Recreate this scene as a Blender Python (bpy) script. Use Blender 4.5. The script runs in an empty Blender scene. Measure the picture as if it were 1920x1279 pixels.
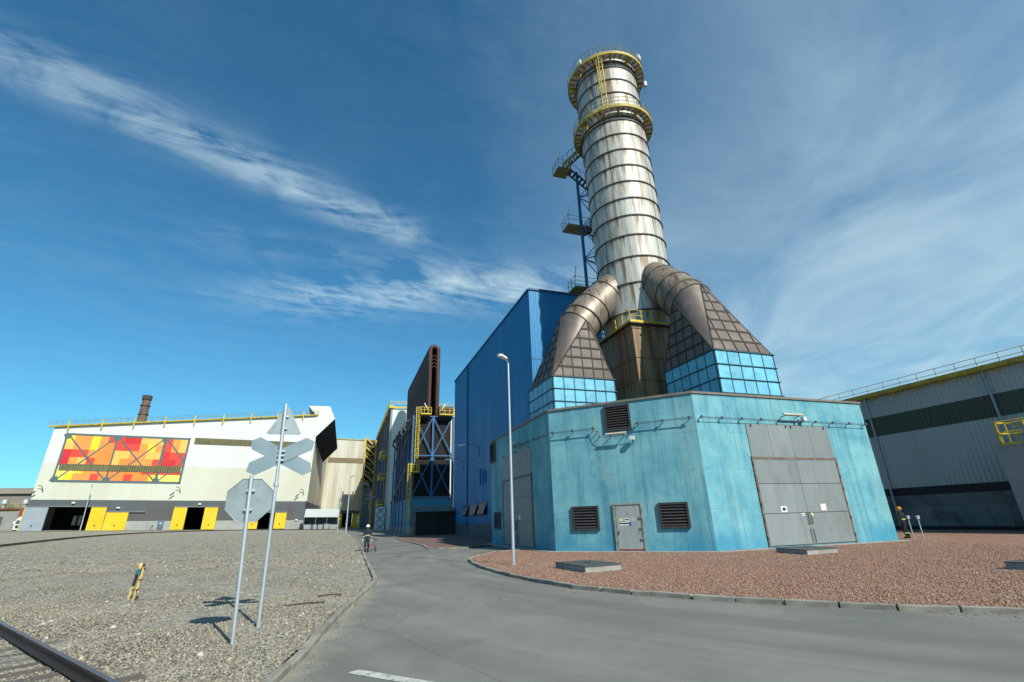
import bpy, bmesh, math, random
import numpy as np
from mathutils import Vector, Matrix
from mathutils.geometry import tessellate_polygon
R = math.radians
random.seed(7); rng = np.random.default_rng(7)
scene = bpy.context.scene
col = scene.collection

# ---------------------------------------------------------------- camera
cam_d = bpy.data.cameras.new('camera'); cam = bpy.data.objects.new('camera', cam_d); col.objects.link(cam)
cam_d.sensor_width = 36.0; cam_d.lens = 888.11/1920*36; cam_d.clip_end = 9000; cam_d.clip_start = .1
cam.matrix_world = Matrix.Translation((0, 0, 1.9)) @ Matrix.Rotation(R(90+20.685), 4, 'X') @ Matrix.Rotation(R(-1.75), 4, 'Z')
scene.camera = cam

# ---------------------------------------------------------------- sky and sun
SUN_AZ, SUN_EL = -54.0, 39.0          # direction towards the sun: degrees from +X, and height
world = bpy.data.worlds.new('World'); scene.world = world; world.use_nodes = True
wt = world.node_tree; wt.nodes.clear()
def nn(t, typ, **kw):
    n = t.nodes.new(typ)
    for k, v in kw.items():
        if k == 'ins':
            for a, b in v.items(): n.inputs[a].default_value = b
        else: setattr(n, k, v)
    return n
def mth(t, op, a, b=None, c=None, clamp=False):
    n = t.nodes.new('ShaderNodeMath'); n.operation = op; n.use_clamp = clamp
    for i, x in enumerate((a, b, c)):
        if x is None: continue
        if isinstance(x, (int, float)): n.inputs[i].default_value = x
        else: t.links.new(x, n.inputs[i])
    return n.outputs[0]
def ramp(t, src, stops):
    n = t.nodes.new('ShaderNodeValToRGB'); e = n.color_ramp.elements
    while len(e) < len(stops): e.new(.5)
    for el, (p, c) in zip(e, stops):
        el.position = p; el.color = (*c, 1) if len(c) == 3 else c
    t.links.new(src, n.inputs[0]); return n.outputs[0]
def mixc(t, f, a, b, blend='MIX'):
    n = t.nodes.new('ShaderNodeMix'); n.data_type = 'RGBA'; n.blend_type = blend
    for sock, x in ((n.inputs[0], f), (n.inputs[6], a), (n.inputs[7], b)):
        if isinstance(x, (int, float)): sock.default_value = x
        elif isinstance(x, (tuple, list)): sock.default_value = (*x[:3], 1)
        else: t.links.new(x, sock)
    return n.outputs[2]

sky = nn(wt, 'ShaderNodeTexSky', sky_type='NISHITA', sun_disc=False, sun_elevation=R(SUN_EL), sun_rotation=R(90-SUN_AZ),
         air_density=1.1, dust_density=0.5, ozone_density=1.8, altitude=100)
tc = nn(wt, 'ShaderNodeTexCoord'); sep = nn(wt, 'ShaderNodeSeparateXYZ'); wt.links.new(tc.outputs['Generated'], sep.inputs[0])
zc = mth(wt, 'MAXIMUM', sep.outputs[2], .04)
PX = mth(wt, 'DIVIDE', sep.outputs[0], zc); PY = mth(wt, 'DIVIDE', sep.outputs[1], zc)     # position on a flat cloud layer
comb = nn(wt, 'ShaderNodeCombineXYZ'); wt.links.new(PX, comb.inputs[0]); wt.links.new(PY, comb.inputs[1])
def cloud_noise(rot, scl, scale, detail=9, rough=.62, dist=.6, loc=(0, 0, 0)):
    m = nn(wt, 'ShaderNodeMapping', vector_type='TEXTURE'); m.inputs['Rotation'].default_value = (0, 0, R(rot)); m.inputs['Scale'].default_value = (*scl, 1); m.inputs['Location'].default_value = loc
    wt.links.new(comb.outputs[0], m.inputs[0])
    n = nn(wt, 'ShaderNodeTexNoise', ins={'Scale': scale, 'Detail': detail, 'Roughness': rough, 'Distortion': dist}); wt.links.new(m.outputs[0], n.inputs['Vector'])
    return n.outputs[0]
def streak(x0, y0, x1, y1, w):                # a soft band of cirrus on the cloud layer
    L = math.hypot(x1-x0, y1-y0); ux, uy = (x1-x0)/L, (y1-y0)/L
    a = mth(wt, 'ADD', mth(wt, 'MULTIPLY', mth(wt, 'SUBTRACT', PX, x0), ux), mth(wt, 'MULTIPLY', mth(wt, 'SUBTRACT', PY, y0), uy))
    b = mth(wt, 'ADD', mth(wt, 'MULTIPLY', mth(wt, 'SUBTRACT', PX, x0), -uy), mth(wt, 'MULTIPLY', mth(wt, 'SUBTRACT', PY, y0), ux))
    ac = mth(wt, 'SUBTRACT', mth(wt, 'ABSOLUTE', mth(wt, 'SUBTRACT', a, L/2)), L/2); ac = mth(wt, 'DIVIDE', mth(wt, 'MAXIMUM', ac, 0), w*2)
    bc = mth(wt, 'DIVIDE', b, w)
    r2 = mth(wt, 'ADD', mth(wt, 'MULTIPLY', ac, ac), mth(wt, 'MULTIPLY', bc, bc))
    return mth(wt, 'POWER', 2.718, mth(wt, 'MULTIPLY', r2, -1))
fine = cloud_noise(22, (2.3, .62), 2.7, detail=13, rough=.70, dist=.75, loc=(.35, .1, 0))
soft = cloud_noise(70, (1.8, 1.0), 1.3, detail=9, rough=.58, dist=.9, loc=(3.1, 1.7, 0))
fib = cloud_noise(104, (5.0, .55), 1.5, detail=9, rough=.6, dist=.5, loc=(.7, .2, 0))
s1 = streak(-1.06, .80, -.46, 1.42, .085)
s2 = streak(-.80, 2.0, -.02, 1.97, .20)
s3 = streak(-1.0, 1.50, -.35, 1.75, .09)
base = mth(wt, 'ADD', mth(wt, 'MULTIPLY', s1, 1.0), mth(wt, 'ADD', mth(wt, 'MULTIPLY', s2, 1.0), mth(wt, 'MULTIPLY', s3, .22)))
tuft = cloud_noise(60, (1.1, .8), 5.5, detail=6, rough=.6, dist=.8, loc=(1.3, .4, 0))
fr = mth(wt, 'MULTIPLY', mth(wt, 'SUBTRACT', mth(wt, 'ADD', mth(wt, 'MULTIPLY', fine, .62), mth(wt, 'MULTIPLY', tuft, .38)), .43), 4.4, clamp=True)
veil_n = mth(wt, 'MULTIPLY', mth(wt, 'SUBTRACT', soft, .30), 1.9, clamp=True)
fib_n = mth(wt, 'MULTIPLY', mth(wt, 'SUBTRACT', fib, .38), 2.2, clamp=True)
veil_w = mth(wt, 'MULTIPLY', mth(wt, 'ADD', PX, .10), .60, clamp=True)          # thin high veil thickens to the east
veil = mth(wt, 'MULTIPLY', mth(wt, 'ADD', mth(wt, 'ADD', mth(wt, 'MULTIPLY', veil_n, .52), mth(wt, 'MULTIPLY', mth(wt, 'MULTIPLY', fib_n, veil_n), .12)), .20), veil_w)
wisp = mth(wt, 'MULTIPLY', mth(wt, 'MULTIPLY', fr, veil_n), .09)
cl = mth(wt, 'ADD', mth(wt, 'ADD', mth(wt, 'MULTIPLY', base, mth(wt, 'MULTIPLY', fr, .78)), veil), wisp, clamp=True)
skyc = mixc(wt, 1.0, sky.outputs[0], (.36, .90, 1.06), 'MULTIPLY')
skyc = mixc(wt, cl, skyc, (5.6, 7.1, 7.5))
bg = nn(wt, 'ShaderNodeBackground', ins={'Strength': .104}); wt.links.new(skyc, bg.inputs[0])
wo = nn(wt, 'ShaderNodeOutputWorld'); wt.links.new(bg.outputs[0], wo.inputs[0])

sd = bpy.data.lights.new('sun', 'SUN'); sd.energy = 5.0; sd.angle = R(.53); sd.color = (1, .96, .84)
sun = bpy.data.objects.new('sun', sd); col.objects.link(sun)
sv = Vector((math.cos(R(SUN_EL))*math.cos(R(SUN_AZ)), math.cos(R(SUN_EL))*math.sin(R(SUN_AZ)), math.sin(R(SUN_EL))))
sun.rotation_euler = sv.to_track_quat('Z', 'Y').to_euler(); sun.location = (20, -20, 40)

scene.view_settings.view_transform = 'Standard'; scene.view_settings.look = 'None'
scene.view_settings.exposure = 0.25; scene.view_settings.gamma = 1.0
scene.render.engine = 'CYCLES'

# ---------------------------------------------------------------- materials
MT = {}
def mat(name, c1, c2=None, rough=.7, metal=0, scale=2.0, stretch=(1, 1, 1), bump=0, bscale=None, dirt=None, dirt_amt=.5, dirt_scale=.6, dirt_stretch=(1, 1, 1), dirt_lo=.5, dirt_hi=.68, coord='Object', fine=0, rnd=0, spec=.4, detail=6):
    if name in MT: return MT[name]
    m = bpy.data.materials.new(name); m.use_nodes = True; t = m.node_tree; p = t.nodes['Principled BSDF']
    p.inputs['Roughness'].default_value = rough; p.inputs['Metallic'].default_value = metal
    p.inputs['Specular IOR Level'].default_value = spec
    tcn = nn(t, 'ShaderNodeTexCoord')
    def noise(sc, st, det=detail, dist=0, rgh=.6):
        mp = nn(t, 'ShaderNodeMapping'); mp.inputs['Scale'].default_value = st; t.links.new(tcn.outputs[coord], mp.inputs[0])
        n = nn(t, 'ShaderNodeTexNoise', ins={'Scale': sc, 'Detail': det, 'Roughness': rgh, 'Distortion': dist}); t.links.new(mp.outputs[0], n.inputs['Vector']); return n.outputs[0]
    if c2 is None: c2 = tuple(x*.82 for x in c1)
    n1 = noise(scale, stretch)
    c = ramp(t, n1, [(.32, c1), (.68, c2)])
    if rnd:
        oi = nn(t, 'ShaderNodeObjectInfo'); v = mth(t, 'MULTIPLY_ADD', oi.outputs['Random'], rnd*2, 1-rnd)
        cc = nn(t, 'ShaderNodeCombineColor')
        for i in range(3): t.links.new(v, cc.inputs[i])
        c = mixc(t, 1.0, c, cc.outputs[0], 'MULTIPLY')
    if dirt is not None:
        nd = noise(dirt_scale, dirt_stretch, 8, .3, .65)
        f = ramp(t, nd, [(dirt_lo, (0, 0, 0)), (dirt_hi, (dirt_amt,)*3)])
        c = mixc(t, f, c, dirt)
    if fine:
        nf = noise(60, (1, 1, 1), 3); v = ramp(t, nf, [(.3, (1-fine,)*3), (.7, (1+fine,)*3)])
        c = mixc(t, 1.0, c, v, 'MULTIPLY')
    t.links.new(c, p.inputs['Base Color'])
    if bump:
        nb = noise(bscale or scale*6, stretch, 6)
        b = nn(t, 'ShaderNodeBump', ins={'Strength': bump, 'Distance': .02}); t.links.new(nb, b.inputs['Height']); t.links.new(b.outputs[0], p.inputs['Normal'])
    MT[name] = m; return m
def plain(name, c, rough=.5, metal=0, spec=.4):
    return mat(name, c, tuple(x*.88 for x in c), rough, metal, scale=1.5, spec=spec)

yellow = mat('yellow_paint', (.62, .47, .03), (.5, .36, .02), .5, dirt=(.16, .08, .03), dirt_amt=.55, dirt_scale=2.2)
steel_post = mat('galvanised', (.52, .56, .60), (.42, .46, .50), .45, .55, scale=3, stretch=(1, 1, .2))
sign_back = mat('sign_back', (.27, .33, .35), (.22, .27, .29), .55, .35, scale=3, dirt=(.16, .18, .17), dirt_amt=.5, dirt_scale=4, dirt_stretch=(1, 1, .3))
concrete = mat('concrete', (.34, .34, .32), (.24, .24, .225), .9, scale=2.5, bump=.3, dirt=(.13, .125, .115), dirt_amt=.6, dirt_scale=.9)
kerbm = mat('kerb_concrete', (.30, .285, .245), (.185, .175, .15), .95, scale=5, bump=.6, bscale=30, dirt=(.12, .11, .09), dirt_amt=.7, dirt_scale=2, rnd=.14)
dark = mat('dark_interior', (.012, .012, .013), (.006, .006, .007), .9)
blackm = plain('black_rubber', (.02, .02, .022), .7)
bluesteel = mat('blue_steel', (.018, .125, .30), (.012, .085, .215), .5, dirt=(.07, .04, .03), dirt_amt=.5, dirt_scale=1.5)
rustdark = mat('rust_dark', (.042, .024, .020), (.025, .015, .014), .75, scale=1.2, stretch=(1, 1, .15), dirt=(.11, .045, .025), dirt_amt=.5, dirt_stretch=(1, 1, .2))

def blue_concrete():
    m = bpy.data.materials.new('blue_painted_concrete'); m.use_nodes = True; t = m.node_tree; p = t.nodes['Principled BSDF']
    tcn = nn(t, 'ShaderNodeTexCoord'); uv = tcn.outputs['UV']; ob = tcn.outputs['Object']
    def noise(src, sc, st=(1, 1, 1), det=8, dist=0, rgh=.6):
        mp = nn(t, 'ShaderNodeMapping'); mp.inputs['Scale'].default_value = st; t.links.new(src, mp.inputs[0])
        n = nn(t, 'ShaderNodeTexNoise', ins={'Scale': sc, 'Detail': det, 'Roughness': rgh, 'Distortion': dist}); t.links.new(mp.outputs[0], n.inputs['Vector']); return n.outputs[0]
    c = ramp(t, noise(uv, .55, det=10, dist=.4), [(.36, (.095, .290, .375)), (.5, (.130, .350, .425)), (.64, (.175, .415, .465))])
    st = noise(uv, 1.1, (1, .09, 1), 6, .2)                          # rain streaks down the paint
    c = mixc(t, ramp(t, st, [(.50, (0, 0, 0)), (.64, (.60,)*3)]), c, (.055, .195, .265))
    st2 = noise(uv, .9, (1, .12, 1), 7, .1)
    c = mixc(t, ramp(t, st2, [(.50, (0, 0, 0)), (.64, (.55,)*3)]), c, (.22, .42, .43))
    pa = noise(uv, 1.7, (1, .6, 1), 12, .8, .72)                     # bare and chalky patches
    c = mixc(t, ramp(t, pa, [(.53, (0, 0, 0)), (.62, (.5,)*3)]), c, (.19, .37, .375))
    su = nn(t, 'ShaderNodeSeparateXYZ'); t.links.new(uv, su.inputs[0])
    low = mth(t, 'ADD', mth(t, 'MULTIPLY', su.outputs[1], .30), mth(t, 'MULTIPLY', noise(uv, .8, (1, .5, 1), 8, .5), 1.1))   # repainted foot of the wall
    c = mixc(t, ramp(t, low, [(.62, (.62,)*3), (.92, (0, 0, 0))]), c, (.022, .215, .360))
    st3 = noise(uv, 4.2, (1, .05, 1), 5, .1); c = mixc(t, ramp(t, st3, [(.55, (0, 0, 0)), (.66, (.5,)*3)]), c, (.060, .185, .245))
    pd = noise(uv, .42, (1, 1, 1), 9, .9, .7)                        # repainted saturated patches
    c = mixc(t, ramp(t, pd, [(.58, (0, 0, 0)), (.66, (.4,)*3)]), c, (.030, .220, .355))
    # formwork boards and lift joints
    br = nn(t, 'ShaderNodeTexBrick', offset=.5, ins={'Scale': 1.0, 'Mortar Size': .012, 'Mortar Smooth': .3, 'Brick Width': 1.22, 'Row Height': 2.04, 'Color1': (1, 1, 1, 1), 'Color2': (.90, .90, .90, 1), 'Mortar': (.48, .50, .52, 1)})
    mp = nn(t, 'ShaderNodeMapping'); mp.inputs['Location'].default_value = (.3, -.12, 0); t.links.new(uv, mp.inputs[0]); t.links.new(mp.outputs[0], br.inputs[0])
    brn = noise(uv, 2.3, det=4)
    c = mixc(t, ramp(t, brn, [(.35, (.25,)*3), (.65, (1, 1, 1))]), c, mixc(t, 1.0, c, br.outputs[0], 'MULTIPLY'))
    gr = noise(ob, 35, det=4); c = mixc(t, 1.0, c, ramp(t, gr, [(.3, (.88,)*3), (.7, (1.1,)*3)]), 'MULTIPLY')
    rr_ = noise(uv, 2.1, (1, .07, 1), 5, .1); c = mixc(t, ramp(t, rr_, [(.66, (0, 0, 0)), (.72, (.45,)*3)]), c, (.20, .17, .12))
    pits = noise(uv, 9, det=3); c = mixc(t, ramp(t, pits, [(.66, (0, 0, 0)), (.70, (.55,)*3)]), c, (.08, .15, .17))
    t.links.new(c, p.inputs['Base Color']); p.inputs['Roughness'].default_value = .82; p.inputs['Specular IOR Level'].default_value = .3
    b = nn(t, 'ShaderNodeBump', ins={'Strength': .35, 'Distance': .02}); t.links.new(noise(uv, 6, det=10), b.inputs['Height']); t.links.new(b.outputs[0], p.inputs['Normal'])
    return m
bluecon = blue_concrete()

def gravel_mat(name, cols, big, scale=26.0, patch=None):
    m = bpy.data.materials.new(name); m.use_nodes = True; t = m.node_tree; p = t.nodes['Principled BSDF']
    tcn = nn(t, 'ShaderNodeTexCoord'); ob = tcn.outputs['Object']
    v = nn(t, 'ShaderNodeTexVoronoi', ins={'Scale': scale, 'Randomness': 1.0}); t.links.new(ob, v.inputs['Vector'])
    sp = nn(t, 'ShaderNodeSeparateColor'); t.links.new(v.outputs['Color'], sp.inputs[0])
    c = ramp(t, sp.outputs[0], [(i/(len(cols)-1), x) for i, x in enumerate(cols)])
    n = nn(t, 'ShaderNodeTexNoise', ins={'Scale': .22, 'Detail': 8, 'Roughness': .65}); t.links.new(ob, n.inputs['Vector'])
    c = mixc(t, ramp(t, n.outputs[0], [(.45, (0, 0, 0)), (.68, (.55,)*3)]), c, big)
    if patch:
        n3 = nn(t, 'ShaderNodeTexNoise', ins={'Scale': .35, 'Detail': 6, 'Roughness': .6, 'Distortion': .5}); t.links.new(ob, n3.inputs['Vector'])
        c = mixc(t, ramp(t, n3.outputs[0], [(.56, (0, 0, 0)), (.68, (.6,)*3)]), c, patch)
    n2 = nn(t, 'ShaderNodeTexNoise', ins={'Scale': 2.2, 'Detail': 9, 'Roughness': .85}); t.links.new(ob, n2.inputs['Vector'])
    c = mixc(t, 1.0, c, ramp(t, n2.outputs[0], [(.34, (.55,)*3), (.66, (1.40,)*3)]), 'MULTIPLY')
    t.links.new(c, p.inputs['Base Color']); p.inputs['Roughness'].default_value = .95; p.inputs['Specular IOR Level'].default_value = .2
    b = nn(t, 'ShaderNodeBump', ins={'Strength': .9, 'Distance': .03}); t.links.new(v.outputs['Distance'], b.inputs['Height']); b.invert = True
    t.links.new(b.outputs[0], p.inputs['Normal'])
    return m
grey_gravel = gravel_mat('grey_gravel', [(.10, .098, .085), (.22, .213, .18), (.31, .295, .245), (.48, .455, .375)], (.33, .30, .22))
red_gravel = gravel_mat('red_gravel', [(.14, .078, .055), (.25, .135, .092), (.34, .195, .14), (.42, .29, .22)], (.29, .17, .12), 30, patch=(.30, .265, .215))
dark_gravel = gravel_mat('brown_gravel', [(.09, .06, .05), (.17, .10, .085), (.24, .15, .12), (.30, .21, .18)], (.17, .11, .09), 30)
def stone_mat(name, cols):
    m = bpy.data.materials.new(name); m.use_nodes = True; t = m.node_tree; p = t.nodes['Principled BSDF']
    g = nn(t, 'ShaderNodeNewGeometry')
    c = ramp(t, g.outputs['Random Per Island'], [(i/(len(cols)-1), x) for i, x in enumerate(cols)])
    t.links.new(c, p.inputs['Base Color']); p.inputs['Roughness'].default_value = .92; p.inputs['Specular IOR Level'].default_value = .2
    return m
grey_stone = stone_mat('grey_stone', [(.085, .08, .066), (.17, .16, .13), (.235, .22, .178), (.30, .28, .222), (.28, .225, .165), (.40, .38, .32)])
red_stone = stone_mat('red_stone', [(.13, .076, .055), (.24, .13, .09), (.32, .18, .13), (.36, .23, .17), (.33, .28, .225)])

def asphalt_mat():
    m = bpy.data.materials.new('asphalt'); m.use_nodes = True; t = m.node_tree; p = t.nodes['Principled BSDF']
    ob = nn(t, 'ShaderNodeTexCoord').outputs['Object']
    def noise(sc, st=(1, 1, 1), det=6, dist=0, rot=0, rgh=.6):
        mp = nn(t, 'ShaderNodeMapping'); mp.inputs['Scale'].default_value = st; mp.inputs['Rotation'].default_value = (0, 0, R(rot)); t.links.new(ob, mp.inputs[0])
        n = nn(t, 'ShaderNodeTexNoise', ins={'Scale': sc, 'Detail': det, 'Distortion': dist, 'Roughness': rgh}); t.links.new(mp.outputs[0], n.inputs['Vector']); return n.outputs[0]
    c = ramp(t, noise(.35, det=8), [(.36, (.150, .152, .136)), (.64, (.198, .198, .176))])
    # tyre-worn sweeps: rings round the bend to the right
    sp = nn(t, 'ShaderNodeSeparateXYZ'); t.links.new(ob, sp.inputs[0])
    dx = mth(t, 'SUBTRACT', sp.outputs[0], 24); dy = mth(t, 'SUBTRACT', sp.outputs[1], 33)
    rad = mth(t, 'SQRT', mth(t, 'ADD', mth(t, 'MULTIPLY', dx, dx), mth(t, 'MULTIPLY', dy, dy)))
    cb = nn(t, 'ShaderNodeCombineXYZ'); t.links.new(rad, cb.inputs[0]); t.links.new(mth(t, 'MULTIPLY', mth(t, 'ARCTAN2', dy, dx), 1.6), cb.inputs[1])
    nt = nn(t, 'ShaderNodeTexNoise', ins={'Scale': .75, 'Detail': 5, 'Roughness': .55}); t.links.new(cb.outputs[0], nt.inputs['Vector'])
    c = mixc(t, ramp(t, nt.outputs[0], [(.49, (0, 0, 0)), (.62, (.55,)*3)]), c, (.118, .119, .108))
    c = mixc(t, ramp(t, nt.outputs[0], [(.32, (.75,)*3), (.45, (0, 0, 0))]), c, (.235, .228, .20))
    c = mixc(t, ramp(t, noise(.8, (1, .2, 1), 6, .6, 62), [(.56, (0, 0, 0)), (.70, (.4,)*3)]), c, (.215, .215, .20))
    v = nn(t, 'ShaderNodeTexVoronoi', feature='DISTANCE_TO_EDGE', ins={'Scale': .16, 'Randomness': 1}); 
    wn = nn(t, 'ShaderNodeTexNoise', ins={'Scale': 1.3, 'Detail': 6}); t.links.new(ob, wn.inputs['Vector'])
    t.links.new(mixc(t, .18, ob, wn.outputs['Color']), v.inputs['Vector'])
    c = mixc(t, ramp(t, v.outputs['Distance'], [(0, (.4,)*3), (.003, (0, 0, 0))]), c, (.07, .07, .066))
    dk_ = mth(t, 'SUBTRACT', sp.outputs[0], mth(t, 'MULTIPLY_ADD', sp.outputs[1], -.159, -2.02))      # sand washed against the kerb
    sand = mth(t, 'MULTIPLY', ramp(t, mth(t, 'ADD', mth(t, 'MULTIPLY', dk_, .8), mth(t, 'MULTIPLY', noise(1.6, det=7), .9)), [(.42, (1, 1, 1)), (.80, (0, 0, 0))]), mth(t, 'LESS_THAN', sp.outputs[1], 19.0))
    c = mixc(t, mth(t, 'MULTIPLY', sand, .75), c, (.30, .275, .215))
    pt = noise(.22, det=3, dist=.4); c = mixc(t, ramp(t, pt, [(.56, (0, 0, 0)), (.575, (.35,)*3)]), c, (.12, .124, .118))
    g = noise(85, det=3); c = mixc(t, 1.0, c, ramp(t, g, [(.3, (.72,)*3), (.7, (1.28,)*3)]), 'MULTIPLY')
    sp2 = noise(7, det=2); c = mixc(t, ramp(t, sp2, [(.76, (0, 0, 0)), (.79, (.6,)*3)]), c, (.06, .06, .055))
    t.links.new(c, p.inputs['Base Color']); p.inputs['Roughness'].default_value = .88; p.inputs['Specular IOR Level'].default_value = .25
    b = nn(t, 'ShaderNodeBump', ins={'Strength': .35, 'Distance': .01}); t.links.new(noise(120, det=3), b.inputs['Height']); t.links.new(b.outputs[0], p.inputs['Normal'])
    return m
asphalt = asphalt_mat()
ground_m = gravel_mat('ground_soil', [(.14, .13, .11), (.20, .19, .165), (.25, .24, .21)], (.22, .20, .15), 9)

# ---------------------------------------------------------------- mesh helpers
class MB:
    def __init__(s): s.v = []; s.f = []; s.uv = {}; s.sm = False
    def add(s, vs, fs):
        o = len(s.v); s.v += [tuple(map(float, x)) for x in vs]; s.f += [tuple(i+o for i in f) for f in fs]; return s
    def quad(s, a, b, c, d, uv=None):
        if uv: s.uv[len(s.f)] = uv
        return s.add([a, b, c, d], [(0, 1, 2, 3)])
    def box(s, x0, x1, y0, y1, z0, z1):
        if x1 < x0: x0, x1 = x1, x0
        if y1 < y0: y0, y1 = y1, y0
        if z1 < z0: z0, z1 = z1, z0
        return s.add([(x0,y0,z0),(x1,y0,z0),(x1,y1,z0),(x0,y1,z0),(x0,y0,z1),(x1,y0,z1),(x1,y1,z1),(x0,y1,z1)],
                     [(0,3,2,1),(4,5,6,7),(0,1,5,4),(1,2,6,5),(2,3,7,6),(3,0,4,7)])
    def obox(s, c, ax, ay, az):                # oriented box: centre and three half-axis vectors
        c, ax, ay, az = map(Vector, (c, ax, ay, az))
        vs = [c+i*ax+j*ay+k*az for k in (-1, 1) for i, j in ((-1,-1),(1,-1),(1,1),(-1,1))]
        return s.add(vs, [(0,3,2,1),(4,5,6,7),(0,1,5,4),(1,2,6,5),(2,3,7,6),(3,0,4,7)])
    def tube(s, pts, r, n=8, cap=True, closed=False):
        pts = [Vector(p) for p in pts]; m = len(pts); rs = r if isinstance(r, (list, tuple)) else [r]*m
        rings = []; prev = None
        for i, p in enumerate(pts):
            if closed: d = (pts[(i+1) % m]-p).normalized()+(p-pts[i-1]).normalized()
            else: d = (pts[min(i+1, m-1)]-pts[max(i-1, 0)])
            d.normalize()
            a = (Vector((0, 0, 1)) if abs(d.z) < .9 else Vector((1, 0, 0))) if prev is None else prev
            x = (a-d*a.dot(d)).normalized(); y = d.cross(x); prev = x
            rings.append([p+(x*math.cos(2*math.pi*k/n)+y*math.sin(2*math.pi*k/n))*rs[i] for k in range(n)])
        vs = [v for g in rings for v in g]; fs = []
        for i in range(m if closed else m-1):
            j = (i+1) % m
            for k in range(n): fs.append((i*n+k, i*n+(k+1) % n, j*n+(k+1) % n, j*n+k))
        if cap and not closed: fs += [tuple(range(n-1, -1, -1)), tuple((m-1)*n+k for k in range(n))]
        return s.add(vs, fs)
    def bar(s, a, b, w, h=None):               # rectangular bar between two points
        a, b = Vector(a), Vector(b); d = (b-a); L = d.length; d.normalize()
        up = Vector((0, 0, 1)) if abs(d.z) < .95 else Vector((0, 1, 0))
        x = d.cross(up).normalized(); y = x.cross(d)
        return s.obox((a+b)/2, d*L/2, x*w/2, y*(h or w)/2)
    def lathe(s, prof, n=32, c=(0, 0), a0=0, a1=2*math.pi):
        full = abs(a1-a0-2*math.pi) < 1e-6; m = n if full else n+1
        vs = [(c[0]+r*math.cos(a0+(a1-a0)*k/n), c[1]+r*math.sin(a0+(a1-a0)*k/n), z) for r, z in prof for k in range(m)]
        fs = []
        for i in range(len(prof)-1):
            for k in range(n):
                k2 = (k+1) % m
                fs.append((i*m+k, i*m+k2, (i+1)*m+k2, (i+1)*m+k))
        return s.add(vs, fs)
    def prism(s, poly, ext):                   # polygon (3D points) extruded by a vector
        n = len(poly); e = Vector(ext); p = [Vector(x) for x in poly]
        vs = p+[x+e for x in p]
        fs = [tuple(range(n-1, -1, -1)), tuple(range(n, 2*n))]+[(i, (i+1) % n, (i+1) % n+n, i+n) for i in range(n)]
        return s.add(vs, fs)
    def ball(s, c, r, n=8, m=6, sc=(1, 1, 1)):
        vs = [(c[0], c[1], c[2]-r*sc[2])]; fs = []
        for i in range(1, m):
            th = math.pi*i/m
            for k in range(n):
                a = 2*math.pi*k/n; vs.append((c[0]+r*sc[0]*math.sin(th)*math.cos(a), c[1]+r*sc[1]*math.sin(th)*math.sin(a), c[2]-r*sc[2]*math.cos(th)))
        vs.append((c[0], c[1], c[2]+r*sc[2])); L = len(vs)-1
        for k in range(n): fs.append((0, 1+(k+1) % n, 1+k)); fs.append((L, L-n+k, L-n+(k+1) % n))
        for i in range(m-2):
            for k in range(n): a = 1+i*n; fs.append((a+k, a+(k+1) % n, a+n+(k+1) % n, a+n+k))
        return s.add(vs, fs)
    def mesh(s, name, base=(0, 0, 0), fix=True):
        me = bpy.data.meshes.new(name); b = base
        me.from_pydata([(x-b[0], y-b[1], z-b[2]) for x, y, z in s.v], [], s.f)
        if s.uv:
            l = me.uv_layers.new(name='UVMap')
            for i, p in enumerate(me.polygons):
                if i in s.uv:
                    for li, q in zip(p.loop_indices, s.uv[i]): l.data[li].uv = q
        if fix:
            bm = bmesh.new(); bm.from_mesh(me); bmesh.ops.recalc_face_normals(bm, faces=bm.faces); bm.to_mesh(me); bm.free()
        if s.sm:
            for p in me.polygons: p.use_smooth = True
            me.set_sharp_from_angle(angle=R(40))
        return me
class Thing:
    """top-level Empty at the base of a thing, placed in a frame; parts are given in that frame's coordinates"""
    def __init__(s, name, label, cat, frame, base=(0, 0, 0), group=None, kind=None):
        o = s.o = bpy.data.objects.new(name, None); col.objects.link(o); o.empty_display_size = .2
        s.base = base; o.matrix_world = frame @ Matrix.Translation(base)
        if kind: o['kind'] = kind
        if label: o['label'] = label
        if cat: o['category'] = cat
        if group: o['group'] = group
    def part(s, name, mb, m, parent=None, smooth=False, label=None, kind=None, fix=True):
        mb.sm = mb.sm or smooth
        me = mb.mesh(name, s.base, fix); me.materials.append(m)
        return s.link(name, me, parent, label, kind)
    def link(s, name, me, parent=None, label=None, kind=None, loc=None, mtx=None):
        o = bpy.data.objects.new(name, me); col.objects.link(o); o.parent = parent or s.o
        if loc is not None: o.location = tuple(a-b for a, b in zip(loc, s.base))
        if mtx is not None: o.matrix_local = mtx
        if label: o['label'] = label
        if kind: o['kind'] = kind
        return o
def single(name, mb, m, frame, base, label=None, cat=None, group=None, kind=None, smooth=False, fix=True):
    mb.sm = smooth; me = mb.mesh(name, base, fix); me.materials.append(m)
    o = bpy.data.objects.new(name, me); col.objects.link(o); o.matrix_world = frame @ Matrix.Translation(base)
    if label: o['label'] = label
    if cat: o['category'] = cat
    if group: o['group'] = group
    if kind: o['kind'] = kind
    return o
ID = Matrix.Identity(4)
THB = 19.2242
FB = Matrix.Translation((4.2677, 24.5317, 0)) @ Matrix.Rotation(R(THB), 4, 'Z')          # plant grid: u along the gate wall, v into the site
FH = Matrix.Translation((-67.62, 161.4, .92)) @ Matrix.Rotation(R(20.258), 4, 'Z') @ Matrix.Rotation(R(1.25), 4, 'Y')   # white hall facade
def W(u, v, z=0): return FB @ Vector((u, v, z))
def gz(x, y):                                     # the yard climbs gently towards the far left
    s = min(max((y-30)/120, 0), 1); s = s*s*(3-2*s)
    return 2.9*s*min(max((-x-8)/126, 0), 1.3)**1.4

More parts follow.
